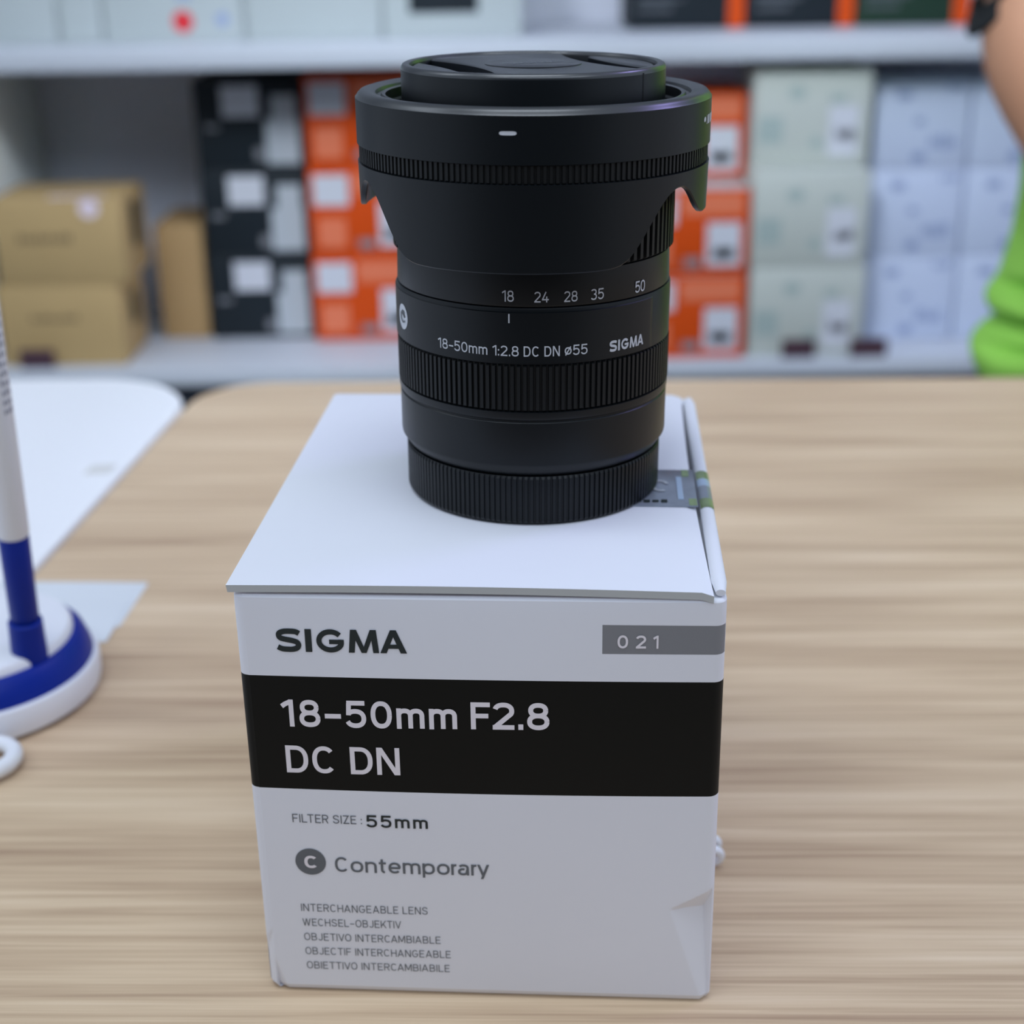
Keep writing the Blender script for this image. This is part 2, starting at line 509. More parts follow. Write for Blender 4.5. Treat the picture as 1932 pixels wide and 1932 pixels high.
def merge(*parts):
    V, F = [], []
    for v, f in parts:
        b = len(V); V.extend(v); F.extend(tuple(b + i for i in q) for q in f)
    return V, F


def disc_flat(u, w, ru, rw, n=40):
    return [(u + ru * math.cos(2 * math.pi * i / n), w + rw * math.sin(2 * math.pi * i / n)) for i in range(n)], [tuple(range(n))]


def rect_flat(u0, u1, w0, w1):
    return [(u0, w0), (u1, w0), (u1, w1), (u0, w1)], [(0, 1, 2, 3)]


def decal(name, flat, surf, material, parent):
    """lay a flat outline onto a surface function (u, w) -> point"""
    V, F = flat
    bm = bmesh.new()
    vs = [bm.verts.new(surf(*p)) for p in V]
    for f in F:
        ar = sum(V[f[i - 1]][0] * V[f[i]][1] - V[f[i]][0] * V[f[i - 1]][1] for i in range(len(f)))
        if ar < 0: f = tuple(reversed(f))
        try:
            bm.faces.new([vs[i] for i in f])
        except ValueError:
            pass
    return link(name, bm, material, parent, smooth=False)


# ------------------------------------------------------------------ setting
FLOOR_Z = -0.78
bm = bmesh.new(); bm_box(bm, -3, 3, -2.2, 2.4, FLOOR_Z - 0.05, FLOOR_Z)
tag(link('floor', bm, FLOORM), kind='structure')
bm = bmesh.new(); bm_box(bm, -3, 3, 2.3, 2.4, FLOOR_Z, 2.0)
tag(link('wall_back', bm, WALLM), kind='structure')

# ------------------------------------------------------------------ tables
def rounded_poly(corners):
    """corners: (x, y, radius, segments) counter-clockwise"""
    out = []
    n = len(corners)
    for i, (x, y, r, s) in enumerate(corners):
        p = Vector((x, y)); a = Vector(corners[i - 1][:2]); b = Vector(corners[(i + 1) % n][:2])
        if r == 0: out.append((x, y)); continue
        da, db = (a - p).normalized(), (b - p).normalized()
        half = math.acos(max(-1, min(1, da.dot(db)))) / 2
        t = r / math.tan(half)
        c = p + (da + db).normalized() * (r / math.sin(half))
        p0, p1 = p + da * t, p + db * t
        a0 = math.atan2(p0.y - c.y, p0.x - c.x); a1 = math.atan2(p1.y - c.y, p1.x - c.x)
        d = (a1 - a0 + math.pi) % (2 * math.pi) - math.pi
        for k in range(s + 1):
            g = a0 + d * k / s
            out.append((c.x + r * math.cos(g), c.y + r * math.sin(g)))
    return out


def slab(name, material, parent, poly, z0, z1, bevel):
    bm = bmesh.new()
    top = [bm.verts.new((x, y, z1)) for x, y in poly]
    f = bm.faces.new(top)
    e = bmesh.ops.extrude_face_region(bm, geom=[f])
    vs = [g for g in e['geom'] if isinstance(g, bmesh.types.BMVert)]
    for v in vs: v.co.z = z0
    bmesh.ops.recalc_face_normals(bm, faces=bm.faces)
    es = [ed for ed in bm.edges if abs(ed.verts[0].co.z - ed.verts[1].co.z) < 1e-6]
    bmesh.ops.bevel(bm, geom=es, offset=bevel, segments=3, affect='EDGES', profile=0.5)
    return link(name, bm, material, parent)


wt = tag(empty('wooden_table', (0, 0, 0)), 'light oak laminate table holding the white lens box', 'table')
slab('tabletop', WOOD, wt, rounded_poly([(-0.238, 0.02, 0.02, 6), (1.0, 0.02, 0.02, 6), (1.0, 0.765, 0.05, 8), (-0.1735, 0.8035, 0.042, 14)]), -0.025, 0, 0.0015)
for lx, ly in ((-0.18, 0.08), (0.92, 0.08), (-0.11, 0.72), (0.92, 0.70)):
    box('leg', METAL, wt, lx - 0.02, lx + 0.02, ly - 0.02, ly + 0.02, FLOOR_Z, -0.025, 0.003)

wh = tag(empty('white_table', (0, 0, 0)), 'white table with rounded corner left of the wooden table', 'table')
slab('tabletop', WHITE_TOP, wh, rounded_poly([(-1.1, 0.02, 0.02, 6), (-0.2405, 0.02, 0.004, 3), (-0.1745, 0.8135, 0.06, 16), (-1.1, 0.834, 0.05, 8)]), -0.025, 0, 0.0015)
for lx, ly in ((-1.04, 0.08), (-0.31, 0.08), (-1.04, 0.76), (-0.26, 0.74)):
    box('leg', METAL, wh, lx - 0.02, lx + 0.02, ly - 0.02, ly + 0.02, FLOOR_Z, -0.025, 0.003)

# ------------------------------------------------------------------ shelf unit
SZ = -0.278         # lower shelf surface
UZ = 0.110          # upper shelf surface
SF = 1.772          # front of the lower board
su = tag(empty('shelving_unit', (0.15, 1.95, FLOOR_Z)), 'white shelving unit stacked with product boxes behind the tables', 'shelf')


def sbox(name, m, x0, x1, y0, y1, z0, z1, bevel=0.0015):
    o = box(name, m, su, x0 - 0.15, x1 - 0.15, y0 - 1.95, y1 - 1.95, z0 - FLOOR_Z, z1 - FLOOR_Z, bevel)
    return o


sbox('shelf_board', SHELF, -0.65, 0.95, SF, 2.10, SZ - 0.021, SZ)
sbox('shelf_board', SHELF, -0.65, 0.95, 1.80, 2.10, UZ - 0.027, UZ)
sbox('shelf_board', SHELF, -0.65, 0.95, 1.80, 2.10, 0.46, 0.487)
sbox('side_panel', SHELF_SIDE, -0.67, -0.65, 1.79, 2.12, FLOOR_Z, 0.50)
sbox('side_panel', SHELF_SIDE, 0.95, 0.97, 1.79, 2.12, FLOOR_Z, 0.50)
sbox('back_panel', SHELF_BACK, -0.65, 0.95, 2.10, 2.12, FLOOR_Z, 0.50)
sbox('under_shelf_dark', UNDER_SHADE, -0.65, 0.95, 1.80, 1.82, FLOOR_Z, SZ - 0.021)  # dark sheet put where the space under the lower shelf lies in shade

# ------------------------------------------------------------------ boxes on the shelves


def carton(name, label, x0, x1, y0, y1, z0, z1, m, group=None, top=None, bevel=0.0022):
    """one closed carton; origin at the middle of its base; x/z of its front face in local metres from its left bottom corner"""
    w, d, h = x1 - x0, y1 - y0, z1 - z0
    bm = bmesh.new()
    bm_box(bm, -w / 2, w / 2, -d / 2, d / 2, 0.0002, h - 0.0004, bevel)
    mats = [m]
    if top:
        mats.append(top)
        bm.normal_update()
        for f in bm.faces:
            if f.normal.z > 0.9: f.material_index = 1
    o = link(name, bm, mats)
    o.location = ((x0 + x1) / 2, (y0 + y1) / 2, z0)
    tag(o, label, 'box', group)
    o['w'] = w; o['d'] = d; o['h'] = h
    return o


def front(o, off=0.0004):
    w, d = o['w'], o['d']
    return lambda u, v: (-w / 2 + u, -d / 2 - off, v)


def rside(o, off=0.0004):
    w, d = o['w'], o['d']
    return lambda u, v: (w / 2 + off, -d / 2 + u, v)


def topf(o, off=0.0004):
    w, d, h = o['w'], o['d'], o['h']
    return lambda u, v: (-w / 2 + u, -d / 2 + v, h + off)


def smudge(u0, u1, w0, w1, n, gap=0.28):
    """a row of little print bars for lines too blurred to read"""
    P = []
    st = (u1 - u0) / n
    for i in range(n):
        P.append(rect_flat(u0 + i * st, u0 + (i + 1 - gap) * st, w0 + (w1 - w0) * random.choice((0, 0, .12)), w1 - (w1 - w0) * random.choice((0, .15, .3))))
    return merge(*P)


def prints(o, flats, m, name='printed_mark'):
    for f in flats:
        decal(name, f, front(o), m, o)


# kraft cartons
KG = 'kraft cartons at the left end of the shelf'
k1 = carton('cardboard_box', 'kraft carton at shelf edge, bottom of its stack of two', -0.645, -0.4885, 1.80, 1.922, SZ, -0.172, KRAFT, KG)
decal('printed_lettering', smudge(0.042, 0.102, 0.058, 0.067, 9), front(k1), KRAFT_INK, k1)
decal('dark_sticker', rect_flat(0.045, 0.085, 0.04, 0.082), rside(k1), STICK_DK, k1)
k2 = carton('cardboard_box', 'kraft carton with round pink sticker, top of the stack of two', -0.636, -0.4755, 1.80, 1.925, -0.172, -0.066, KRAFT, KG)
decal('printed_lettering', smudge(0.030, 0.098, 0.052, 0.063, 9), front(k2), KRAFT_INK, k2)
decal('round_sticker', disc_flat(0.122, 0.094, 0.0125, 0.0115), front(k2), STICK_PK, k2)
decal('tape_strip', rect_flat(0.07, 0.14, 0.004, 0.02), topf(k2), STICK_PK, k2)
decal('dark_sticker', rect_flat(0.045, 0.088, 0.035, 0.092), rside(k2), STICK_DK, k2)
carton('cardboard_box', 'plain brown kraft carton behind the stack, beside the black boxes', -0.468, -0.405, 1.925, 2.06, SZ, -0.124, KRAFT_B, KG)

# black cartons
for i, pos in enumerate(('bottom', 'middle', 'top')):
    z = SZ + 0.113 * i
    b = carton('product_box', 'black box with two white labels, %s of the black stack of three' % pos, -0.401 + 0.001 * i, -0.262 + 0.002 * i, 1.92, 2.05, z, z + 0.113, BLACKBOX, 'black boxes beside the kraft cartons')
    decal('white_label', rect_flat(0.036, 0.083, 0.066, 0.104), front(b), LABELW, b)
    prints(b, (rect_flat(0.090, 0.133, 0.006, 0.062), rect_flat(0.099, 0.131, 0.062, 0.092),), LABELG, 'barcode_label')
    prints(b, (rect_flat(0.012, 0.03, 0.05, 0.056), rect_flat(0.075, 0.088, 0.012, 0.026),), GREYP, 'printed_lettering')


def orange(label, x0, y0, z, h, top=None, left=True):
    b = carton('product_box', label, x0, x0 + 0.142, y0, y0 + 0.13, z, z + h, ORANGE, 'orange boxes behind the lens', top)
    k = h / 0.115
    decal('white_label', rect_flat(0.006, 0.052, 0.066 * k, 0.106 * k), front(b), LABELW, b)
    prints(b, (rect_flat(0.010, 0.046, 0.012, 0.050 * k), rect_flat(0.06, 0.134, 0.080 * k, 0.108 * k),), SALMON, 'pale_print')
    decal('barcode_label', rect_flat(0.090, 0.132, 0.012 * k, 0.070 * k), front(b), LABELW, b)
    prints(b, (rect_flat(0.062, 0.084, 0.01, 0.022), rect_flat(0.098, 0.124, 0.022 * k, 0.036 * k),), GREYP, 'printed_lettering')
    return b


for i, pos in enumerate(('bottom', 'middle', 'top')):
    orange('orange box with white labels beside the black stack, %s of its column' % pos, -0.2585 + 0.002 * i, 1.90, SZ + 0.1145 * i, 0.1145)
for i, pos in enumerate(('bottom', 'middle')):
    orange('orange box at shelf edge beside the pale green boxes, %s of its column' % pos, 0.156, 1.79, SZ + 0.107 * i, 0.107, UPW)
orange('orange box set back from the edge, topmost beside the pale green boxes', 0.158, 1.855, SZ + 0.214, 0.107)

# pale green-white cartons
GG = 'pale green-white boxes in the middle of the shelf'
for i, (pos, x0, y0, z0, z1) in enumerate((('bottom', 0.303, 1.79, SZ, -0.162), ('middle', 0.301, 1.79, -0.162, -0.045), ('topmost, set back from the edge', 0.303, 1.825, -0.045, 0.070))):
    b = carton('product_box', 'pale green-white box of the column beside orange boxes, %s' % pos, x0, x0 + 0.143, y0, y0 + 0.13, z0, z1, GREENW, GG)
    prints(b, (disc_flat(0.052, 0.088, 0.011, 0.008), rect_flat(0.006, 0.036, 0.028, 0.06), disc_flat(0.078, 0.028, 0.008, 0.007), rect_flat(0.092, 0.112, 0.076, 0.086),), GRNINK, 'printed_mark')
    decal('barcode_label', rect_flat(0.092, 0.128, 0.012, 0.072), front(b), LABELW, b)
    decal('barcode', smudge(0.102, 0.126, 0.03, 0.046, 6), front(b), GREYP, b)
# lavender-white cartons
for c, (x0, cn) in enumerate(((0.462, 'left'), (0.583, 'right'))):
    for i, pos in enumerate(('bottom', 'middle', 'top')):
        z = SZ + 0.111 * i
        b = carton('product_box', 'lavender-white box, %s row of the %s column at the shelf\'s right' % (pos, cn), x0 - 0.001 * i, x0 + 0.118 - 0.001 * i, 1.86, 1.99, z, z + 0.111, LAV, 'lavender-white boxes at the right of the shelf')
        prints(b, (disc_flat(0.035, 0.09, 0.010, 0.006), disc_flat(0.058, 0.014, 0.009, 0.007), disc_flat(0.056, 0.058, 0.007, 0.005),), LAVINK, 'printed_mark')
        prints(b, (smudge(0.070, 0.106, 0.024, 0.042, 5), smudge(0.088, 0.112, 0.094, 0.104, 3),), LAVINK, 'printed_lettering')

# boxes on the upper shelf
UG = 'pale boxes on the upper shelf'
UH = 0.15
for lab, x0, x1 in (('pale grey box at the left end of upper shelf', -0.640, -0.543), ('narrow pale box second from left on upper shelf', -0.541, -0.489)):
    b = carton('product_box', lab, x0, x1, 1.866, 2.03, UZ, UZ + UH, UPW, UG)
    decal('printed_marks', rect_flat(0.012, x1 - x0 - 0.012, 0.08, 0.1), front(b), LABELG, b)
b = carton('product_box', 'pale box with a red dot on upper shelf', -0.487, -0.316, 1.866, 2.03, UZ, UZ + UH, UPW, UG)
decal('red_dot', disc_flat(0.097, 0.024, 0.0125, 0.0125), front(b), RED, b)
prints(b, (disc_flat(0.145, 0.026, 0.008, 0.008), rect_flat(0.09, 0.11, 0.05, 0.06),), LAVINK, 'printed_mark')
b = carton('product_box', 'plain pale box between red-dotted box and black-labelled box, upper shelf', -0.314, -0.149, 1.866, 2.03, UZ, UZ + UH, UPW, UG)
decal('printed_marks', rect_flat(0.09, 0.13, 0.052, 0.062), front(b), LABELG, b)
b = carton('product_box', 'bright pale box with black rectangular label on upper shelf', -0.147, 0.0223, 1.866, 2.03, UZ, UZ + UH, UPW, UG)
decal('black_label', rect_flat(0.032, 0.116, 0.029, 0.10), front(b), BLACKBOX, b)
for lab, x0, x1, m in (('black box with orange right edge, leftmost of three on upper shelf', 0.159, 0.306, BLACKBOX),
                       ('black box with orange edge, middle of three on upper shelf', 0.308, 0.445, BLACKBOX),
                       ('dark green box with orange edge at right of upper shelf', 0.447, 0.592, DKGREEN)):
    b = carton('product_box', lab, x0, x1, 1.95, 2.09, UZ, UZ + UH, m, 'dark boxes with orange edges on the upper shelf')
    w = x1 - x0
    decal('orange_edge', rect_flat(w - 0.0215, w - 0.0005, 0.001, UH - 0.002), front(b), ORANGE, b)
    prints(b, (smudge(0.012, 0.07, 0.034, 0.040, 10), smudge(0.012, 0.055, 0.022, 0.028, 8),), INK_GREY, 'printed_lettering')

# shelf-edge price tags
for lab, x0, x1, y in (('small maroon price tag under the kraft cartons', -0.622, -0.579, 1.792),
                       ('small maroon price tag under the pale green boxes', 0.345, 0.387, 1.784),
                       ('small maroon price tag left of the green shirt, under lavender boxes', 0.432, 0.478, 1.784)):
    t = box('price_tag', MAROON, None, -(x1 - x0) / 2, (x1 - x0) / 2, -0.003, 0.003, 0, 0.024, 0.001)
    t.location = ((x0 + x1) / 2, y, SZ)
    tag(t, lab, 'price tag', 'maroon tags on the lower shelf edge')

# ------------------------------------------------------------------ lens box
BX, BY, BYAW = -0.06179, 0.28865, 0.0669
BW, BD, BH = 0.108, 0.1416, 0.1104
lb = tag(empty('lens_box', (BX, BY, 0), (0, 0, -BYAW)), 'white lens box with black band under the black camera lens', 'box')
WALL_H = BH - 0.0025
R = 0.0024


def line_d(u, w, a, b):
    dx, dy = b[0] - a[0], b[1] - a[1]; L = math.hypot(dx, dy)
    return ((u - a[0]) * dy - (w - a[1]) * dx) / L


def dents(u, w):
    """how far the dented bottom corners are pushed in at (u, w) of the front face, metres"""
    p1, p2, p3 = (0.0976, 0.0273), (0.1060, 0.0), (0.1085, 0.0338)
    a = line_d(u, w, p2, p1)      # positive right of the long crease
    b = -line_d(u, w, p1, p3)
    d = 0
    if u > 0.09:
        a = -line_d(u, w, p1, p2) if False else line_d(u, w, p1, p2) * -1
        da = (u - (p1[0] + (p2[0] - p1[0]) * (p1[1] - w) / p1[1])) if w < p1[1] else (u - p1[0] - (w - p1[1]) * 1.55)
        db = (p1[1] + (u - p1[0]) * 0.59) - w
        if da > 0 and db > 0:
            d = min(da * 0.34, db * 0.5, 0.0026, max(0.0, BW - u) * 1.1)
    if u < 0.012:
        dl = (0.0001 + 0.0049 * (1 - w / 0.0185)) - u
        if dl > 0 and w < 0.0185:
            d = max(d, min(dl * 0.6, max(0.0, u) * 0.9, 0.0016))
    return d


def face_bulge(u, w):
    return 0.0011 * math.sin(math.pi * max(0, min(1, u / BW))) ** 0.8 * math.sin(math.pi * max(0, min(1, w / BH))) ** 0.7


def box_front(off):
    def f(u, w, lift=0.0):
        y = -face_bulge(u, w) + dents(u, w) - off - lift
        if u > BW - R:
            t = u - (BW - R)
            g = min(t / R, math.pi / 2)
            return (BW - R + R * math.sin(g), y + R - R * math.cos(g), w)
        return (u, y, w)
    return f


# perimeter of the box body, counter-clockwise seen from above
per = []
breaks = [R, 0.0812, 0.1076]
us = sorted({round(R + (BW - 2 * R) * i / 56, 5) for i in range(57)} | {0.0812} | {round(0.0970 + 0.0004 * i, 5) for i in range(21)} | {round(R + 0.0003 * i, 5) for i in range(12)})
for u in us: per.append((u, 0, 'f', u))
for k in range(1, 10):
    g = math.pi / 2 * k / 10
    per.append((BW - R + R * math.sin(g), R - R * math.cos(g), 'c', BW - R + R * g))
for i in range(13): per.append((BW, R + (BD - 2 * R) * i / 12, 'r', BW))
for k in range(1, 6):
    g = math.pi / 2 * k / 6
    per.append((BW - R + R * math.cos(g), BD - R + R * math.sin(g), 'b', 0))
for i in range(9): per.append((BW - R - (BW - 2 * R) * i / 8, BD, 'b', 0))
for k in range(1, 6):
    g = math.pi / 2 * k / 6
    per.append((R - R * math.sin(g), BD - R + R * math.cos(g), 'b', 0))
for i in range(13): per.append((0, BD - R - (BD - 2 * R) * i / 12, 'l', 0))
for k in range(1, 10):
    g = math.pi / 2 * k / 10
    per.append((R - R * math.cos(g), R - R * math.sin(g), 'c', R * math.cos(g) * 0.4))
ws = sorted({round(0.0020 + (WALL_H - 0.0024) * i / 60, 5) for i in range(61)} | {round(0.0006 * i, 5) for i in range(4, 60)} | {0.0586, 0.0880, 0.0948, 0.1018})
ws = [w for w in ws if w < WALL_H - 0.00105]
TOPR = [(WALL_H - 0.0010 + 0.0010 * math.sin(math.pi / 2 * k / 5), 0.0010 * (1 - math.cos(math.pi / 2 * k / 5))) for k in range(1, 6)]
ws = [0.0, 0.0005] + ws + [a for a, _ in TOPR]
BAND0, BAND1 = 0.0586, 0.0880
bm = bmesh.new()
rings = []
for j, w in enumerate(ws):
    ring = []
    for x, y, side, u in per:
        inset = 0.0020 if j == 0 else (0.0006 if j == 1 else (TOPR[j - len(ws) + 5][1] if j >= len(ws) - 5 else 0))
        nx = ny = 0
        if side == 'f': ny = 1
        elif side == 'r': nx = -1
        elif side == 'l': nx = 1
        elif side == 'b': ny = -1
        elif side == 'c': ny = 1; nx = -1 if x > BW / 2 else 1
        yy = y
        if side in 'fc':
            fade = 1 if side == 'f' else max(0, 1 - y / R)
            yy = y - face_bulge(u, w) * fade + dents(u, w)
        if side == 'r':
            yy = y
            x = x + 0.0004 * math.sin(math.pi * y / BD)
        ring.append(bm.verts.new((x + nx * inset, yy + ny * inset, w + 0.0001)))
    rings.append(ring)
n = len(per)
for j in range(len(ws) - 1):
    wc = (ws[j] + ws[j + 1]) / 2
    for i in range(n):
        k = (i + 1) % n
        f = bm.faces.new((rings[j][i], rings[j][k], rings[j + 1][k], rings[j + 1][i]))
        side, u = per[i][2], (per[i][3] + per[k][3]) / 2
        if BAND0 < wc < BAND1: f.material_index = 1
        elif 0.0948 < wc < 0.1018 and ((side == 'f' and u > 0.0812) or (side == 'c' and per[i][0] > BW / 2 and per[i][1] < R * 0.55)):
            f.material_index = 2
# turned-in lip around the opening, under the lid
prev = rings[-1]
for off, dz in ((0.0018, 0.0), (0.003, -0.0015)):
    ring = []
    for v, (x, y, side, u) in zip(rings[-1], per):
        cx, cy = BW / 2, BD / 2
        ring.append(bm.verts.new((v.co.x + (off if v.co.x < 0.012 else (-off if v.co.x > BW - 0.012 else 0)), v.co.y + (off if v.co.y < 0.012 else (-off if v.co.y > BD - 0.012 else 0)), WALL_H + dz)))
    for i in range(n):
        k = (i + 1) % n
        bm.faces.new((prev[i], prev[k], ring[k], ring[i]))
    prev = ring
bm.faces.new(list(reversed(rings[0])))
body = link('carton_body', bm, [WHITE_BOX, BAND, GREYP], lb, angle=12)

# right-hand tuck wall: the rolled strip standing beside the lid
bm = bmesh.new()
strip_pts = [(BW - 0.0015, 0.0012 + (BD - 0.006) * i / 24, BH - 0.0017) for i in range(25)]
tube(bm, strip_pts, [0.0011] + [0.0017] * 23 + [0.0010], 14)
for v in bm.verts: v.co.z = BH - 0.0012 + (v.co.z - BH + 0.0017) * 0.7
link('tuck_strip', bm, WHITE_BOX, lb)

# lid: a panel with a slightly raised front fold, its raw board edge facing forward
bm = bmesh.new()
NX, NY = 40, 30
X0, Y0 = -0.0009, -0.0004
grid_t, grid_b = [], []
for j in range(NY + 1):
    rt_, rb_ = [], []
    for i in range(NX + 1):
        fx, fy = i / NX, j / NY
        x1 = BW - 0.0030 - 0.0011 * math.sin(math.pi * fy) - 0.0006 * fy
        x = X0 + (x1 - X0) * fx
        y = Y0 + (BD - 0.0003 - Y0) * fy
        z = BH + 0.0005 * math.sin(math.pi * fx) * (1 - fy) ** 3 - 0.0005 * fx * (1 - fy) ** 2
        if fy > 0.97: z -= 0.0012 * (fy - 0.97) / 0.03
        if fx > 0.985: z -= 0.0008 * (fx - 0.985) / 0.015
        rt_.append(bm.verts.new((x, y, z))); rb_.append(bm.verts.new((x + (0.0002 if i == 0 else 0), y + (0.0002 if j == 0 else 0), z - 0.0018)))
    grid_t.append(rt_); grid_b.append(rb_)
for j in range(NY):
    for i in range(NX):
        bm.faces.new((grid_t[j][i], grid_t[j][i + 1], grid_t[j + 1][i + 1], grid_t[j + 1][i]))
        bm.faces.new((grid_b[j][i], grid_b[j + 1][i], grid_b[j + 1][i + 1], grid_b[j][i + 1]))
for i in range(NX):
    f = bm.faces.new((grid_b[0][i], grid_b[0][i + 1], grid_t[0][i + 1], grid_t[0][i])); f.material_index = 1
    bm.faces.new((grid_t[NY][i], grid_t[NY][i + 1], grid_b[NY][i + 1], grid_b[NY][i]))
for j in range(NY):
    bm.faces.new((grid_t[j][0], grid_t[j + 1][0], grid_b[j + 1][0], grid_b[j][0]))
    f = bm.faces.new((grid_b[j][NX], grid_b[j + 1][NX], grid_t[j + 1][NX], grid_t[j][NX])); f.material_index = 1
link('lid', bm, [WHITE_BOX, BOARD], lb, angle=30)

# printing on the front
mm = 0.001
FS = box_front(0.00012)
decal('brand_lettering', logo_flat(9.2 * mm, 38.3 * mm, 94.3 * mm, 99.9 * mm, 0.004), FS, INK, lb)
WT = 0.165
decal('number_lettering', merge(*[stroke_text(ch, a * mm, b * mm, 96.35 * mm, 99.5 * mm, 0.17, 0, 0.012) for ch, a, b in (('0', 84.5, 86.8), ('2', 88.5, 90.7), ('1', 92.2, 93.4))]), FS, WHITE_INK, lb)
decal('title_lettering', merge(stroke_text('18-50mm', 8.9 * mm, 48.9 * mm, 75.25 * mm, 82.2 * mm, 0.172, 1.25, 0.008),
                               stroke_text('F2.8', 52.0 * mm, 69.6 * mm, 75.75 * mm, 82.6 * mm, 0.172, 1, 0.004),
                               stroke_text('DC DN', 9.2 * mm, 35.5 * mm, 63.15 * mm, 70.3 * mm, 0.155, 1, 0.006)), FS, WHITE_INK, lb)
decal('filter_lettering', stroke_text('FILTER SIZE :', 9.5 * mm, 25.9 * mm, 49.6 * mm, 51.9 * mm, 0.11, 1.1, 0.006), FS, INK_GREY, lb)
decal('filter_size_lettering', stroke_text('55mm', 26.9 * mm, 41.3 * mm, 48.95 * mm, 52.3 * mm, 0.165, 1.8, 0.0), FS, INK, lb)
decal('round_badge', disc_flat(13.0 * mm, 38.7 * mm, 3.65 * mm, 3.7 * mm), FS, INK_GREY, lb)
decal('badge_letter', stroke_text('C', 11.5 * mm, 14.4 * mm, 36.95 * mm, 40.45 * mm, 0.2), box_front(0.0002), WHITE_INK, lb)
decal('series_lettering', stroke_text('Contemporary', 18.8 * mm, 55.3 * mm, 36.15 * mm, 40.3 * mm, 0.135, 0.85, 0.004), FS, INK_GREY, lb)
L5 = (('INTERCHANGEABLE LENS', 9.75, 40.3, 24.35), ('WECHSEL-OBJEKTIV', 9.8, 33.75, 20.05), ('OBJETIVO INTERCAMBIABLE', 9.9, 43.1, 15.75), ('OBJECTIF INTERCHANGEABLE', 9.9, 45.4, 11.5), ('OBIETTIVO INTERCAMBIABILE', 9.95, 45.0, 7.2))
decal('language_lettering', merge(*[stroke_text(t, a * mm, b * mm, w * mm, (w + 2.15) * mm, 0.1, 1.2, 0.007) for t, a, b, w in L5]), FS, INK_GREY, lb)

# security seal wrapping from the lid onto the strip (points are box-local)
sl = box('security_seal', [FOIL], lb, 0.072, 0.1043, 0.0475, 0.0725, BH - 0.0001, BH + 0.0003, 0.0001)
box('hologram_strip', HOLO_B, sl, 0.0996, 0.1010, 0.0515, 0.0670, BH + 0.0001, BH + 0.00045, 0.0)
box('hologram_strip', HOLO_G, sl, 0.1022, 0.1041, 0.0477, 0.0520, BH + 0.0001, BH + 0.0004, 0.0)
box('hologram_strip', HOLO_G, sl, 0.1012, 0.1030, 0.0675, 0.0722, BH + 0.0001, BH + 0.0004, 0.0)
decal('seal_lettering', smudge(0.074, 0.0975, 0.0493, 0.0511, 11), lambda u, v: (u, v, BH + 0.0005), INK, sl)
decal('seal_emblem', ribbon(_arc(0.0955, 0.0605, 0.0018, 0.0034, 20, 300, 24), 0.0009), lambda u, v: (u, v, BH + 0.0005), SILVER, sl)
# the same seal over the rolled strip
bm = bmesh.new()
prevr = None
for k in range(9):
    g = math.radians(150 - 160 * k / 8)
    pts = []
    for y in (0.0475, 0.0535, 0.062, 0.067, 0.0725):
        pts.append(bm.verts.new((BW - 0.0015 + 0.00182 * math.cos(g), y, BH - 0.0012 + 0.0013 * math.sin(g))))
    if prevr:
        for q in range(4):
            f = bm.faces.new((prevr[q], prevr[q + 1], pts[q + 1], pts[q]))
            f.material_index = (1, 0, 2, 1)[q]
    prevr = pts
bmesh.ops.recalc_face_normals(bm, faces=bm.faces)
link('seal_tab', bm, [FOIL, HOLO_G, HOLO_B], sl)

# ------------------------------------------------------------------ camera lens
LX, LY = 0.0056, 0.3504
ln = tag(empty('camera_lens', (LX, LY, BH + 0.0006), (0, math.radians(0.55), 0)), 'black zoom lens with reversed hood and caps standing on its white box', 'lens')
ribbed('rear_cap', LENS_BLACK, ln, 0.0, 0.0118, 0.0319, 150, 0.00035, 0.62, 0.0006, 0.004)
# closing discs of the rear cap come with the barrel body below
bm = bmesh.new()
lathe(bm, [(0.0, 0.0119), (0.0309, 0.0119), (0.0314, 0.0122), (0.0318, 0.0128), (0.0330, 0.0146), (0.0331, 0.0152), (0.0331, 0.0254), (0.0328, 0.0257), (0.0328, 0.0260), (0.0332, 0.0263), (0.0333, 0.0268), (0.0333, 0.0281), (0.0326, 0.0284), (0.0322, 0.0284)], 192)
link('barrel', bm, LENS_BLACK, ln)
ribbed('focus_ring', RUBBER, ln, 0.0284, 0.0393, 0.0334, 144, 0.0006, 0.58)
bm = bmesh.new()
lathe(bm, [(0.0322, 0.0393), (0.0329, 0.0393), (0.0333, 0.0396), (0.0333, 0.0520), (0.0331, 0.0525), (0.0322, 0.0527)], 192)
lr = link('label_ring', bm, LENS_BLACK, ln)
# raised name plate round the front of the label ring
bm = bmesh.new()
A0, A1 = math.radians(-100), math.radians(56.5)
cols = []
for i in range(81):
    a = A0 + (A1 - A0) * i / 80
    e = 1 if 0 < i < 80 else 0
    cols.append([bm.verts.new((r * math.sin(a), -r * math.cos(a), z)) for r, z in ((0.0330, 0.0397), (0.0330 + 0.00055 * e, 0.0399), (0.0330 + 0.00055 * e, 0.0515), (0.0330, 0.0519))])
for a, b in zip(cols, cols[1:]):
    for k in range(3):
        bm.faces.new((a[k], b[k], b[k + 1], a[k + 1]))
link('name_plate', bm, LENS_BLACK, ln)
bm = bmesh.new()
lathe(bm, [(0.0318, 0.0527), (0.0329, 0.0528), (0.0330, 0.0532), (0.0328, 0.0606), (0.0320, 0.0610)], 192)
link('zoom_scale_ring', bm, LENS_BLACK, ln)
ribbed('zoom_ring', RUBBER, ln, 0.0610, 0.0860, 0.0337, 96, 0.0009, 0.5, 0.0005)
bm = bmesh.new()
lathe(bm, [(0.0325, 0.0860), (0.0325, 0.0895), (0.0312, 0.0905), (0.0300, 0.0905)], 160)
link('front_barrel', bm, LENS_DARK, ln)


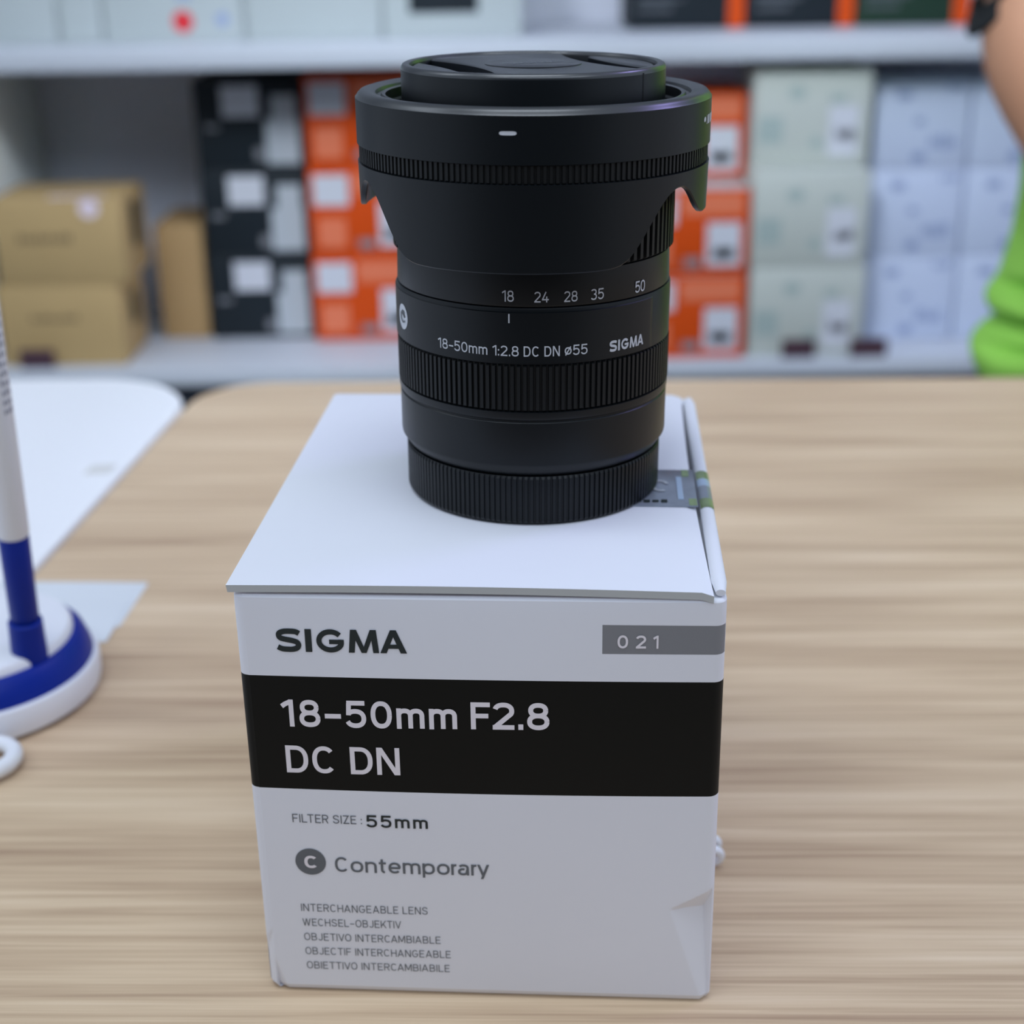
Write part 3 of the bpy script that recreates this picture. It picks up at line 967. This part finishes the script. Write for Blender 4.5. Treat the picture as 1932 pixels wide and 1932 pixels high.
def on_cyl(r):
    return lambda a, z, lift=0.0: ((r + lift) * math.sin(a), -(r + lift) * math.cos(a), z)


def ctext(body, a0, a1, z0, z1, bold=0.004, spacing=1.0):
    return stroke_text(body, math.radians(a0), math.radians(a1), z0 * mm, z1 * mm, 0.13, spacing)


decal('focal_scale_lettering', merge(ctext('18', -13.3, -8.6, 53.95, 56.5), ctext('24', -0.7, 4.9, 53.85, 56.3), ctext('28', 10.9, 16.3, 53.75, 56.2), ctext('35', 21.9, 27.5, 53.7, 56.2), ctext('50', 43.6, 49.7, 53.6, 56.25)), on_cyl(0.03308), LENS_INK, ln)
decal('index_line', rect_flat(math.radians(-10.65), math.radians(-10.15), 49.2 * mm, 51.3 * mm), on_cyl(0.03362), LENS_INK, ln)
decal('model_lettering', ctext('18-50mm 1:2.8 DC DN \u00d855', -41.8, 20.3, 41.55, 43.95, 0.004, 1.15), on_cyl(0.03362), LENS_INK, ln)
decal('brand_lettering', logo_flat(math.radians(30.1), math.radians(48.3), 41.2 * mm, 43.75 * mm), on_cyl(0.03362), LENS_INK, ln)
bd = decal('series_badge', disc_flat(math.radians(-68.0), 45.6 * mm, 3.0 * mm / 0.0336, 3.05 * mm), on_cyl(0.03362), SILVER, ln)
decal('badge_letter', stroke_text('C', math.radians(-68.0) - 1.5 * mm / 0.0336, math.radians(-68.0) + 1.5 * mm / 0.0336, 44.2 * mm, 47.1 * mm, 0.14), on_cyl(0.0337), INK_GREY, bd)

# --- reversed petal hood
PHI0 = math.radians(-8.5)
EDGE = [(0, 61.8), (26, 61.85), (33, 62.1), (37, 63.0), (40, 64.8), (44, 68.4), (48, 72.2), (52, 75.3), (56, 77.2), (60, 77.9), (64, 77.2), (68, 75.0), (72, 72.4), (76, 70.7), (80, 70.0), (90, 69.8)]


def hood_edge(a):
    p = abs((math.degrees(a - PHI0) + 180) % 360 - 180)
    if p > 90: p = 180 - p
    v = sum(interp(EDGE, abs(p + d)) if p + d <= 90 else interp(EDGE, 180 - p - d) for d in (-1.5, 0, 1.5)) / 3
    return v * mm


bm = bmesh.new()
N = 360
outer = [(0.0413, 85.1), (0.0413, 95.2), (0.0410, 95.5), (0.0408, 95.9), (0.0402, 96.5), (0.0392, 96.8), (0.0383, 96.7), (0.0366, 96.2), (0.0363, 95.4), (0.0354, 95.4), (0.0351, 95.9), (0.0343, 95.7), (0.0341, 93.5), (0.0335, 93.0), (0.0333, 90.0)]
lathe(bm, [(0.0398, 0.0852)] + [(r, z * mm) for r, z in outer], N)
# skirt below the grip band
K = 14
cols = []
for i in range(N):
    a = 2 * math.pi * i / N
    ze = hood_edge(a)
    col = []
    for k in range(K + 1):
        z = 0.0809 + (ze + 0.0003 - 0.0809) * k / K
        r = 0.0412 - 0.0004 * (0.0809 - z) / 0.02
        col.append((r, z))
    re = col[-1][0]
    col.append((re - 0.0003, ze)); col.append((re - 0.0011, ze)); col.append((re - 0.0014, ze + 0.0003))
    for k in range(K + 1):
        z = ze + 0.0003 + (0.0905 - ze) * k / K
        col.append((re - 0.0014 - 0.0035 * k / K * 0.6, z))
    cols.append([bm.verts.new((r * math.sin(a), -r * math.cos(a), z)) for r, z in [(0.0400, 0.0811)] + col])
for i in range(N):
    a, b = cols[i], cols[(i + 1) % N]
    for k in range(len(a) - 1):
        bm.faces.new((a[k + 1], b[k + 1], b[k], a[k]))
for f in bm.faces:
    c = f.calc_center_median()
    if c.z > 0.0953: f.material_index = 1
hood = link('lens_hood', bm, [LENS_BLACK, HOOD_RIM], ln, angle=32)
ribbed('grip_band', RUBBER, hood, 0.0810, 0.0852, 0.0409, 190, 0.0004, 0.55, 0.00025, 0.0395)
hm = [(math.radians(-8.45) + 1.83 * mm / 0.0413 * math.copysign(1, math.cos(t)) * abs(math.cos(t)) ** 0.4, (91.68 + 0.42 * math.copysign(1, math.sin(t)) * abs(math.sin(t)) ** 0.8) * mm) for t in [2 * math.pi * i / 32 for i in range(32)]]
decal('index_mark', (hm, [tuple(range(32))]), on_cyl(0.04136), LENS_INK, hood)
a_ = math.radians
decal('lock_marks', merge(disc_flat(a_(67.3), 91.1 * mm, a_(1.0), 0.6 * mm, 16), rect_flat(a_(69.6), a_(70.2), 89.9 * mm, 91.9 * mm), rect_flat(a_(71.2), a_(73.2), 89.9 * mm, 91.9 * mm), rect_flat(a_(74.5), a_(77), 89.9 * mm, 91.9 * mm), rect_flat(a_(78), a_(81), 89.9 * mm, 91.9 * mm)), on_cyl(0.04138), LENS_INK, hood)

# --- pinch cap on the front
bm = bmesh.new()
lathe(bm, [(0.0306, 0.0885), (0.0306, 0.1012), (0.0305, 0.1017), (0.0302, 0.1022), (0.0298, 0.1024), (0.0290, 0.1024), (0.0286, 0.1022), (0.0283, 0.1016), (0.0281, 0.0992)], 192, cap1=True)
for f in bm.faces:
    if f.calc_center_median().z > 0.1014: f.material_index = 1
fc = link('front_cap', bm, [LENS_BLACK, CAP_TOP], ln)
CAPROT = math.radians(22)


def cap_piece(name, xf, ztop, zbot, m, ys):
    """a raised piece of the cap face: xf(y) gives its left and right limits"""
    bm = bmesh.new()
    top, bot = [], []
    for y in ys:
        l, r_ = xf(y)
        row_t, row_b = [], []
        for x in (l, l + 0.0006, r_ - 0.0006, r_):
            e = 0.0004 if x in (l, r_) else 0
            X = x * math.cos(CAPROT) - y * math.sin(CAPROT); Y = x * math.sin(CAPROT) + y * math.cos(CAPROT)
            row_t.append(bm.verts.new((X, Y, ztop - e)))
        for x in (l, r_):
            X = x * math.cos(CAPROT) - y * math.sin(CAPROT); Y = x * math.sin(CAPROT) + y * math.cos(CAPROT)
            row_b.append(bm.verts.new((X, Y, zbot)))
        top.append(row_t); bot.append(row_b)
    for i in range(len(ys) - 1):
        for k in range(3):
            bm.faces.new((top[i][k], top[i][k + 1], top[i + 1][k + 1], top[i + 1][k]))
        bm.faces.new((bot[i][0], top[i][0], top[i + 1][0], bot[i + 1][0]))
        bm.faces.new((top[i][3], bot[i][1], bot[i + 1][1], top[i + 1][3]))
    for i in (0, len(ys) - 1):
        bm.faces.new([bot[i][0]] + top[i] + [bot[i][1]])
    bmesh.ops.recalc_face_normals(bm, faces=bm.faces)
    return link(name, bm, m, fc)


rc = 0.0281
plate_half = lambda y: min(0.0135 + 0.0045 * (y / 0.024) ** 2, math.sqrt(max(rc * rc - y * y, 1e-8)))
ys = [-0.0272 + 0.0544 * i / 44 for i in range(45)]
cap_piece('center_plate', lambda y: (-plate_half(y), plate_half(y)), 0.1019, 0.0992, CAP_TOP, ys)
gy = [-0.0165 + 0.033 * i / 24 for i in range(25)]
grip = lambda y: (0.0205 + 0.0012 * (y / 0.0165) ** 2, math.sqrt(rc * rc - y * y))
cap_piece('pinch_grip', grip, 0.1016, 0.0992, CAP_TOP, gy)
cap_piece('pinch_grip', lambda y: (-grip(y)[1], -grip(y)[0]), 0.1016, 0.0992, CAP_TOP, gy)
bm = bmesh.new()
lathe(bm, [(0.0112, 0.1019), (0.0112, 0.10205), (0.0110, 0.10215), (0.0, 0.10215)], 96)
link('center_disc', bm, CAP_TOP, fc)
decal('cap_lettering', logo_flat(-7 * mm, 7 * mm, -1.6 * mm, 1.6 * mm), lambda u, v, lift=0.0: (u * math.cos(CAPROT) - v * math.sin(CAPROT), u * math.sin(CAPROT) + v * math.cos(CAPROT), 0.10222), INK_GREY, fc)
decal('grip_slit', rect_flat(a_(50.6), a_(51.5), 89 * mm, 101.5 * mm), on_cyl(0.03064), LENS_DARK, fc)

# ------------------------------------------------------------------ counter pen stand
ps = tag(empty('pen_stand', (-0.186, 0.4425, 0.0007)), 'round white pen stand with blue ring on the wooden table', 'pen stand')
bm = bmesh.new()
lathe(bm, [(0.0, 0.0), (0.0405, 0.0), (0.0422, 0.0012), (0.0426, 0.0030), (0.0428, 0.0085), (0.0422, 0.0106), (0.0410, 0.0111), (0.0370, 0.0111)], 96)
link('base', bm, PENW, ps)
bm = bmesh.new()
lathe(bm, [(0.0395, 0.0106), (0.0410, 0.0108), (0.0405, 0.0130), (0.0388, 0.0176), (0.0368, 0.0196), (0.0345, 0.0199)], 96)
link('blue_ring', bm, BLUE, ps)
bm = bmesh.new()
lathe(bm, [(0.0352, 0.0190), (0.0350, 0.0215), (0.0340, 0.0228), (0.0315, 0.0234), (0.0225, 0.0237), (0.012, 0.0239), (0.0, 0.0240)], 96)
link('dome', bm, PENW, ps)
bm = bmesh.new()
tube(bm, [(0.0205 + 0.0085 * math.cos(t), -0.0500 + 0.0092 * math.sin(t), 0.0030) for t in [2 * math.pi * i / 40 for i in range(40)]], 0.0027, 14, True)
link('cord_loop', bm, PENW, ps)
pb = Vector((0.0262, -0.0148, 0.0165)); pdir = Vector((0.055, -0.105, 1)).normalized()
bm = bmesh.new()
tube(bm, [pb, pb + pdir * 0.018, pb + pdir * 0.0185], [0.0060, 0.0055, 0.0050], 24)
link('pen_socket', bm, BLUE, ps)

pen = tag(empty('counter_pen', Vector((-0.186, 0.4425, 0.0007)) + pb + pdir * 0.019), 'white pen with blue lower end standing in the round stand', 'pen')
pen.rotation_euler = pdir.to_track_quat('Z', 'Y').to_euler()
bm = bmesh.new()
lathe(bm, [(0.0040, 0.0), (0.0046, 0.001), (0.0048, 0.030), (0.0046, 0.031)], 40, True, True)
link('blue_grip', bm, BLUE, pen)
bm = bmesh.new()
lathe(bm, [(0.0047, 0.031), (0.0050, 0.0316), (0.0051, 0.1350), (0.0046, 0.1380), (0.0030, 0.1395)], 40, True, True)
pbdy = link('pen_barrel', bm, PENW, pen)
P = []
for r in range(3):
    for q in range(11):
        P.append(rect_flat(0.35 + r * 0.24, 0.35 + r * 0.24 + 0.15, 0.074 + q * 0.003, 0.074 + q * 0.003 + random.choice((0.0014, 0.0020))))
decal('printed_lettering', merge(*P), on_cyl(0.00516), PENINK, pbdy)

# cards beside the stand
cd = bmesh.new()
c1 = slab('paper_card', PAPER, None, rounded_poly([(-0.226, 0.4805, 0.001, 3), (-0.1497, 0.4775, 0.001, 3), (-0.1490, 0.514, 0.001, 3), (-0.226, 0.517, 0.001, 3)]), 0.0, 0.0003, 0.0001)
tag(c1, 'blank white card lying uppermost beside the pen stand', 'card', 'white cards by the pen stand')
c1.location.z = 0.00035
c2 = slab('paper_card', PAPER, None, rounded_poly([(-0.224, 0.492, 0.001, 3), (-0.1480, 0.4905, 0.001, 3), (-0.1458, 0.5295, 0.001, 3), (-0.224, 0.534, 0.001, 3)]), 0.0, 0.0003, 0.0001)
tag(c2, 'white card lying beneath the other card, nearer the white table', 'card', 'white cards by the pen stand')
cd.free()
sc_ = slab('paper_scrap', SCRAPM, None, rounded_poly([(-0.206, 0.655, 0.001, 3), (-0.193, 0.656, 0.001, 3), (-0.192, 0.668, 0.001, 3), (-0.204, 0.667, 0.001, 3)]), 0.0, 0.0004, 0.0001)
tag(sc_, 'tiny pale beige paper scrap on the white table', 'scrap')

# coiled cord beside the box
bm = bmesh.new()
pts = []
for i in range(70):
    t = i / 69
    a = 2 * math.pi * 2.1 * t
    pts.append((0.0530 + 0.0028 * math.sin(a), 0.3335 + 0.0115 * t, 0.0043 + 0.0030 * math.cos(a)))
pts += [(0.0530, 0.350, 0.0016), (0.0535, 0.37, 0.0013), (0.0545, 0.40, 0.0013)]
tube(bm, pts, 0.0012, 12)
tag(link('coiled_cord', bm, CORD), 'white coiled cord end peeking out at the right of the lens box', 'cord')

# ------------------------------------------------------------------ person behind the table
PX = 0.56
pr = tag(empty('person', (PX, 1.06, FLOOR_Z)), 'person in lime green short-sleeved shirt standing behind the table at right', 'person')
O = Vector((PX, 1.06, FLOOR_Z))


def skin_mesh(name, chains, material, parent, sub=2):
    """chains of (point, radius) in world coordinates joined where points coincide; the first point is the root"""
    V, E, Rr, idx = [], [], [], {}
    for ch in chains:
        prevv = None
        for p, r in ch:
            key = tuple(round(c, 5) for c in p)
            if key not in idx:
                idx[key] = len(V); V.append(Vector(p) - O); Rr.append(r)
            if prevv is not None: E.append((prevv, idx[key]))
            prevv = idx[key]
    me = bpy.data.meshes.new(name); me.from_pydata(V, E, []); me.update()
    o = bpy.data.objects.new(name, me); COL.objects.link(o)
    sk = o.modifiers.new('skin', 'SKIN'); sk.use_smooth_shade = True
    lay = me.skin_vertices[0].data
    for i, r in enumerate(Rr):
        lay[i].radius = (r, r) if not isinstance(r, tuple) else r
    lay[0].use_root = True
    ss = o.modifiers.new('sub', 'SUBSURF'); ss.levels = sub; ss.render_levels = sub
    dg = bpy.context.evaluated_depsgraph_get()
    m2 = bpy.data.meshes.new_from_object(o.evaluated_get(dg))
    bpy.data.objects.remove(o); bpy.data.meshes.remove(me)
    m2.name = name; m2.materials.clear(); m2.materials.append(material)
    m2.polygons.foreach_set('use_smooth', [True] * len(m2.polygons))
    o = bpy.data.objects.new(name, m2); COL.objects.link(o); o.parent = parent
    return o


Z = FLOOR_Z
pelvis = (PX, 1.06, Z + 0.83)
chest = (PX, 1.06, Z + 1.12); neck0 = (PX, 1.06, Z + 1.29); neck1 = (PX, 1.05, Z + 1.36)
chains = [[(pelvis, 0.105), ((PX, 1.06, Z + 0.96), 0.095), (chest, 0.105), (neck0, 0.062), (neck1, 0.048), ((PX, 1.035, Z + 1.43), 0.066), ((PX, 1.04, Z + 1.51), 0.077), ((PX, 1.045, Z + 1.56), 0.055)]]


def arm(sh, el, wr, fdir, side):
    sh, el, wr, fdir = Vector(sh), Vector(el), Vector(wr), Vector(fdir).normalized()
    ch = [(neck0, 0.062), (tuple(sh), 0.050), (tuple(sh.lerp(el, 0.5)), 0.036), (tuple(el), 0.046), (tuple(el.lerp(wr, 0.35)), 0.037), (tuple(wr), 0.024)]
    palm = wr + fdir * 0.05
    across = fdir.cross(Vector((0, 0, 1))).normalized()
    down = across.cross(fdir)
    out = [ch, [(tuple(wr), 0.024), (tuple(palm), (0.030, 0.016))]]
    for k, (o_, L) in enumerate(((-0.024, 0.066), (-0.008, 0.074), (0.008, 0.070), (0.024, 0.056))):
        b = palm + across * o_ + fdir * 0.03
        out.append([(tuple(palm), (0.030, 0.016)), (tuple(b), 0.0095), (tuple(b + fdir * L * 0.5 + down * 0.008 * -side * 0), 0.0085), (tuple(b + fdir * L + Vector((0, 0, -0.02))), 0.0065)])
    th = wr + fdir * 0.02 - across * 0.03 * side
    out.append([(tuple(wr), 0.024), (tuple(th), 0.012), (tuple(th + fdir * 0.035 - across * 0.012 * side), 0.0095), (tuple(th + fdir * 0.055 - across * 0.008 * side), 0.0075)])
    return out


chains += arm((0.425, 1.085, Z + 1.235), (0.3475, 1.0, Z + 0.944), (0.402, 0.935, Z + 0.815), (0.62, -0.35, -0.45), 1)
chains += arm((0.695, 1.075, Z + 1.235), (0.745, 1.05, Z + 0.96), (0.745, 0.95, Z + 0.75), (0.0, -0.3, -1), -1)
for s in (-1, 1):
    hip = (PX + s * 0.085, 1.06, Z + 0.78)
    chains.append([(pelvis, 0.105), (hip, 0.085), ((PX + s * 0.095, 1.05, Z + 0.44), 0.052), ((PX + s * 0.10, 1.065, Z + 0.28), 0.048), ((PX + s * 0.10, 1.075, Z + 0.07), 0.034), ((PX + s * 0.105, 1.03, Z + 0.035), 0.032), ((PX + s * 0.11, 0.96, Z + 0.025), 0.024)])
bodyo = skin_mesh('body', chains, SKIN, pr, 2)


def loft(name, loops, material, parent, thick=0.0, cap=False):
    bm = bmesh.new(); prevl = None
    for lp in loops:
        cur = [bm.verts.new(Vector(p) - O) for p in lp]
        if prevl:
            for i in range(len(cur)):
                j = (i + 1) % len(cur)
                bm.faces.new((prevl[i], prevl[j], cur[j], cur[i]))
        prevl = cur
    bmesh.ops.recalc_face_normals(bm, faces=bm.faces)
    o = link(name, bm, material, parent, angle=80)
    if thick:
        s = o.modifiers.new('thickness', 'SOLIDIFY'); s.thickness = thick; s.offset = 1
    return o


# shirt torso: outline of the left flank follows the cloth bunching at the hip; z above the table top
FL = [(-0.085, 0.2016), (-0.077, 0.2059), (-0.069, 0.2086), (-0.061, 0.2099), (-0.057, 0.2083), (-0.053, 0.2048), (-0.049, 0.2), (-0.045, 0.1926), (-0.041, 0.1887), (-0.037, 0.19), (-0.033, 0.1956), (-0.029, 0.1986), (-0.025, 0.1997), (-0.021, 0.1983), (-0.017, 0.1955), (-0.013, 0.1927), (-0.005, 0.1897), (0.007, 0.1875), (0.023, 0.1856), (0.063, 0.1866), (0.095, 0.1876), (0.127, 0.1915), (0.25, 0.194), (0.36, 0.198), (0.43, 0.200), (0.47, 0.190), (0.50, 0.160), (0.53, 0.110), (0.555, 0.072)]
loops = []
zs = [-0.085 + 0.002 * i for i in range(58)] + [0.034 + 0.02 * i for i in range(19)] + [0.41, 0.43, 0.445, 0.46, 0.475, 0.485, 0.495, 0.505, 0.515, 0.525, 0.535, 0.545, 0.555]
for z in zs:
    w = interp(FL, z)
    d = 0.118 + (w - 0.186) * 0.8 if z < 0.36 else interp([(0.36, 0.122), (0.47, 0.100), (0.53, 0.076), (0.555, 0.066)], z)
    lp = []
    for k in range(64):
        t = 2 * math.pi * k / 64
        fold = 0.003 * math.sin(5 * t + 40 * z) * (1 - smoothstep(0.0, 0.2, z)) * (0.5 + 0.5 * math.sin(t)) ** 0.5
        cw = math.copysign(abs(math.cos(t)) ** 0.85, math.cos(t))
        if math.sin(t) < 0.3:
            for zc, dep in ((-0.020, 0.020), (-0.044, 0.012), (-0.064, 0.016)):
                fold -= dep * math.exp(-((z - zc - 0.010 * math.sin(2.3 * t)) / 0.0045) ** 2) * (1 - smoothstep(-0.4, 0.25, math.sin(t)))
        tilt = 0.040 * smoothstep(0.2, 0.95, -math.sin(t)) * (1 - smoothstep(-0.085, -0.015, z))
        lp.append((PX + (w + fold) * cw, 1.055 + (d + fold) * math.sin(t), z + tilt))
    loops.append(lp)
shirt = loft('shirt', loops, LIME, pr, 0.0015)


def sleeve(a, b, ra, rb, name, m, n=12, shear=(0.0, 0.0)):
    a, b = Vector(a), Vector(b)
    dirv = (b - a).normalized(); u = dirv.cross(Vector((0, 1, 0))).normalized(); v = dirv.cross(u)
    L = []
    for i in range(n + 1):
        t = i / n
        c = a.lerp(b, t); r = ra + (rb - ra) * t
        sh_ = shear[0] + (shear[1] - shear[0]) * t
        ring = ([c + r * (u * math.cos(2 * math.pi * k / 32) + v * math.sin(2 * math.pi * k / 32)) * (1 + 0.03 * math.sin(3 * 2 * math.pi * k / 32 + 6 * t)) for k in range(32)])
        L.append([(q.x, q.y, q.z + sh_ * (q.x - c.x)) for q in ring])
    return loft(name, L, m, shirt, 0.0015)


sleeve((0.475, 1.078, Z + 1.20), (0.3570, 1.016, Z + 1.020), 0.082, 0.0490, 'sleeve', LIME, 12, (0.0, 1.3))
sleeve((0.3572, 1.0165, Z + 1.022), (0.3560, 1.0140, Z + 1.003), 0.0478, 0.0462, 'cuff', BLACKC, 4, (1.3, 1.3))
sleeve((0.645, 1.07, Z + 1.20), (0.742, 1.055, Z + 0.985), 0.082, 0.062, 'sleeve', LIME)
sleeve((0.7405, 1.055, Z + 0.992), (0.7445, 1.054, Z + 0.970), 0.0635, 0.0625, 'cuff', BLACKC, 4)
lo = []
for z, r in ((Z + 1.328, 0.073), (Z + 1.340, 0.068), (Z + 1.350, 0.064)):
    lo.append([(PX + r * math.cos(2 * math.pi * k / 32), 1.055 + r * 0.9 * math.sin(2 * math.pi * k / 32), z) for k in range(32)])
loft('collar', lo, BLACKC, shirt, 0.002)
# trousers
tl = []
for s in (-1, 1):
    L = []
    for z, r, cx, cy in ((Z + 0.77, 0.094, 0.085, 1.06), (Z + 0.62, 0.088, 0.09, 1.057), (Z + 0.44, 0.070, 0.095, 1.052), (Z + 0.25, 0.064, 0.10, 1.062), (Z + 0.07, 0.060, 0.10, 1.068)):
        L.append([(PX + s * cx + r * math.cos(2 * math.pi * k / 32), cy + r * math.sin(2 * math.pi * k / 32), z) for k in range(32)])
    tl.append(L)
L = [[(PX + w * math.cos(2 * math.pi * k / 48), 1.06 + d * math.sin(2 * math.pi * k / 48), z) for k in range(48)] for z, w, d in ((Z + 0.86, 0.150, 0.100), (Z + 0.80, 0.162, 0.104), (Z + 0.735, 0.178, 0.104))]
trs = loft('trousers', L, TROUSER, pr, 0.002)
for q in tl: loft('trouser_leg', q, TROUSER, trs, 0.002)
for s in (-1, 1):
    bm = bmesh.new()
    c = Vector((PX + s * 0.108, 0.995, Z)) - O
    bmesh.ops.create_uvsphere(bm, u_segments=24, v_segments=14, radius=1)
    for v in bm.verts:
        v.co = Vector((v.co.x * 0.046 + c.x, v.co.y * 0.128 + c.y, max(0.0, v.co.z * 0.055 * (1 + 0.35 * v.co.y) + 0.032) + c.z))
    link('shoe', bm, SHOE, pr)


def ball(name, c, r, m, parent):
    bm = bmesh.new(); bmesh.ops.create_uvsphere(bm, u_segments=20, v_segments=12, radius=1)
    c = Vector(c) - O
    for v in bm.verts: v.co = Vector((v.co.x * r[0], v.co.y * r[1], v.co.z * r[2])) + c
    return link(name, bm, m, parent)


hz = Z + 1.475
for s in (-1, 1):
    e = ball('eye', (PX + s * 0.031, 0.970, hz), (0.0125, 0.010, 0.0058), EYEW, bodyo)
    ball('iris', (PX + s * 0.031, 0.9615, hz), (0.0058, 0.003, 0.0056), HAIR, e)
    ball('eyebrow', (PX + s * 0.031, 0.966, hz + 0.022), (0.018, 0.006, 0.003), HAIR, bodyo)
    ball('ear', (PX + s * 0.078, 1.04, hz - 0.012), (0.010, 0.018, 0.030), SKIN, bodyo)
ball('nose', (PX, 0.960, hz - 0.028), (0.013, 0.017, 0.022), SKIN, bodyo)
ball('mouth', (PX, 0.968, hz - 0.062), (0.022, 0.008, 0.006), LIPS, bodyo)
bm = bmesh.new(); bmesh.ops.create_uvsphere(bm, u_segments=32, v_segments=20, radius=1)
hc = Vector((PX, 1.052, Z + 1.515)) - O
dele = [v for v in bm.verts if v.co.z < -0.75 or (v.co.y < -0.35 and v.co.z < 0.28) or (v.co.z < -0.1 and v.co.y < 0.15)]
bmesh.ops.delete(bm, geom=dele, context='VERTS')
for v in bm.verts:
    k = 1 + 0.03 * math.sin(v.co.x * 14) * math.sin(v.co.y * 11)
    v.co = Vector((v.co.x * 0.083 * k, v.co.y * 0.088 * k, v.co.z * 0.083 * k)) + hc
ho = link('hair', bm, HAIR, pr)
s_ = ho.modifiers.new('thickness', 'SOLIDIFY'); s_.thickness = 0.006
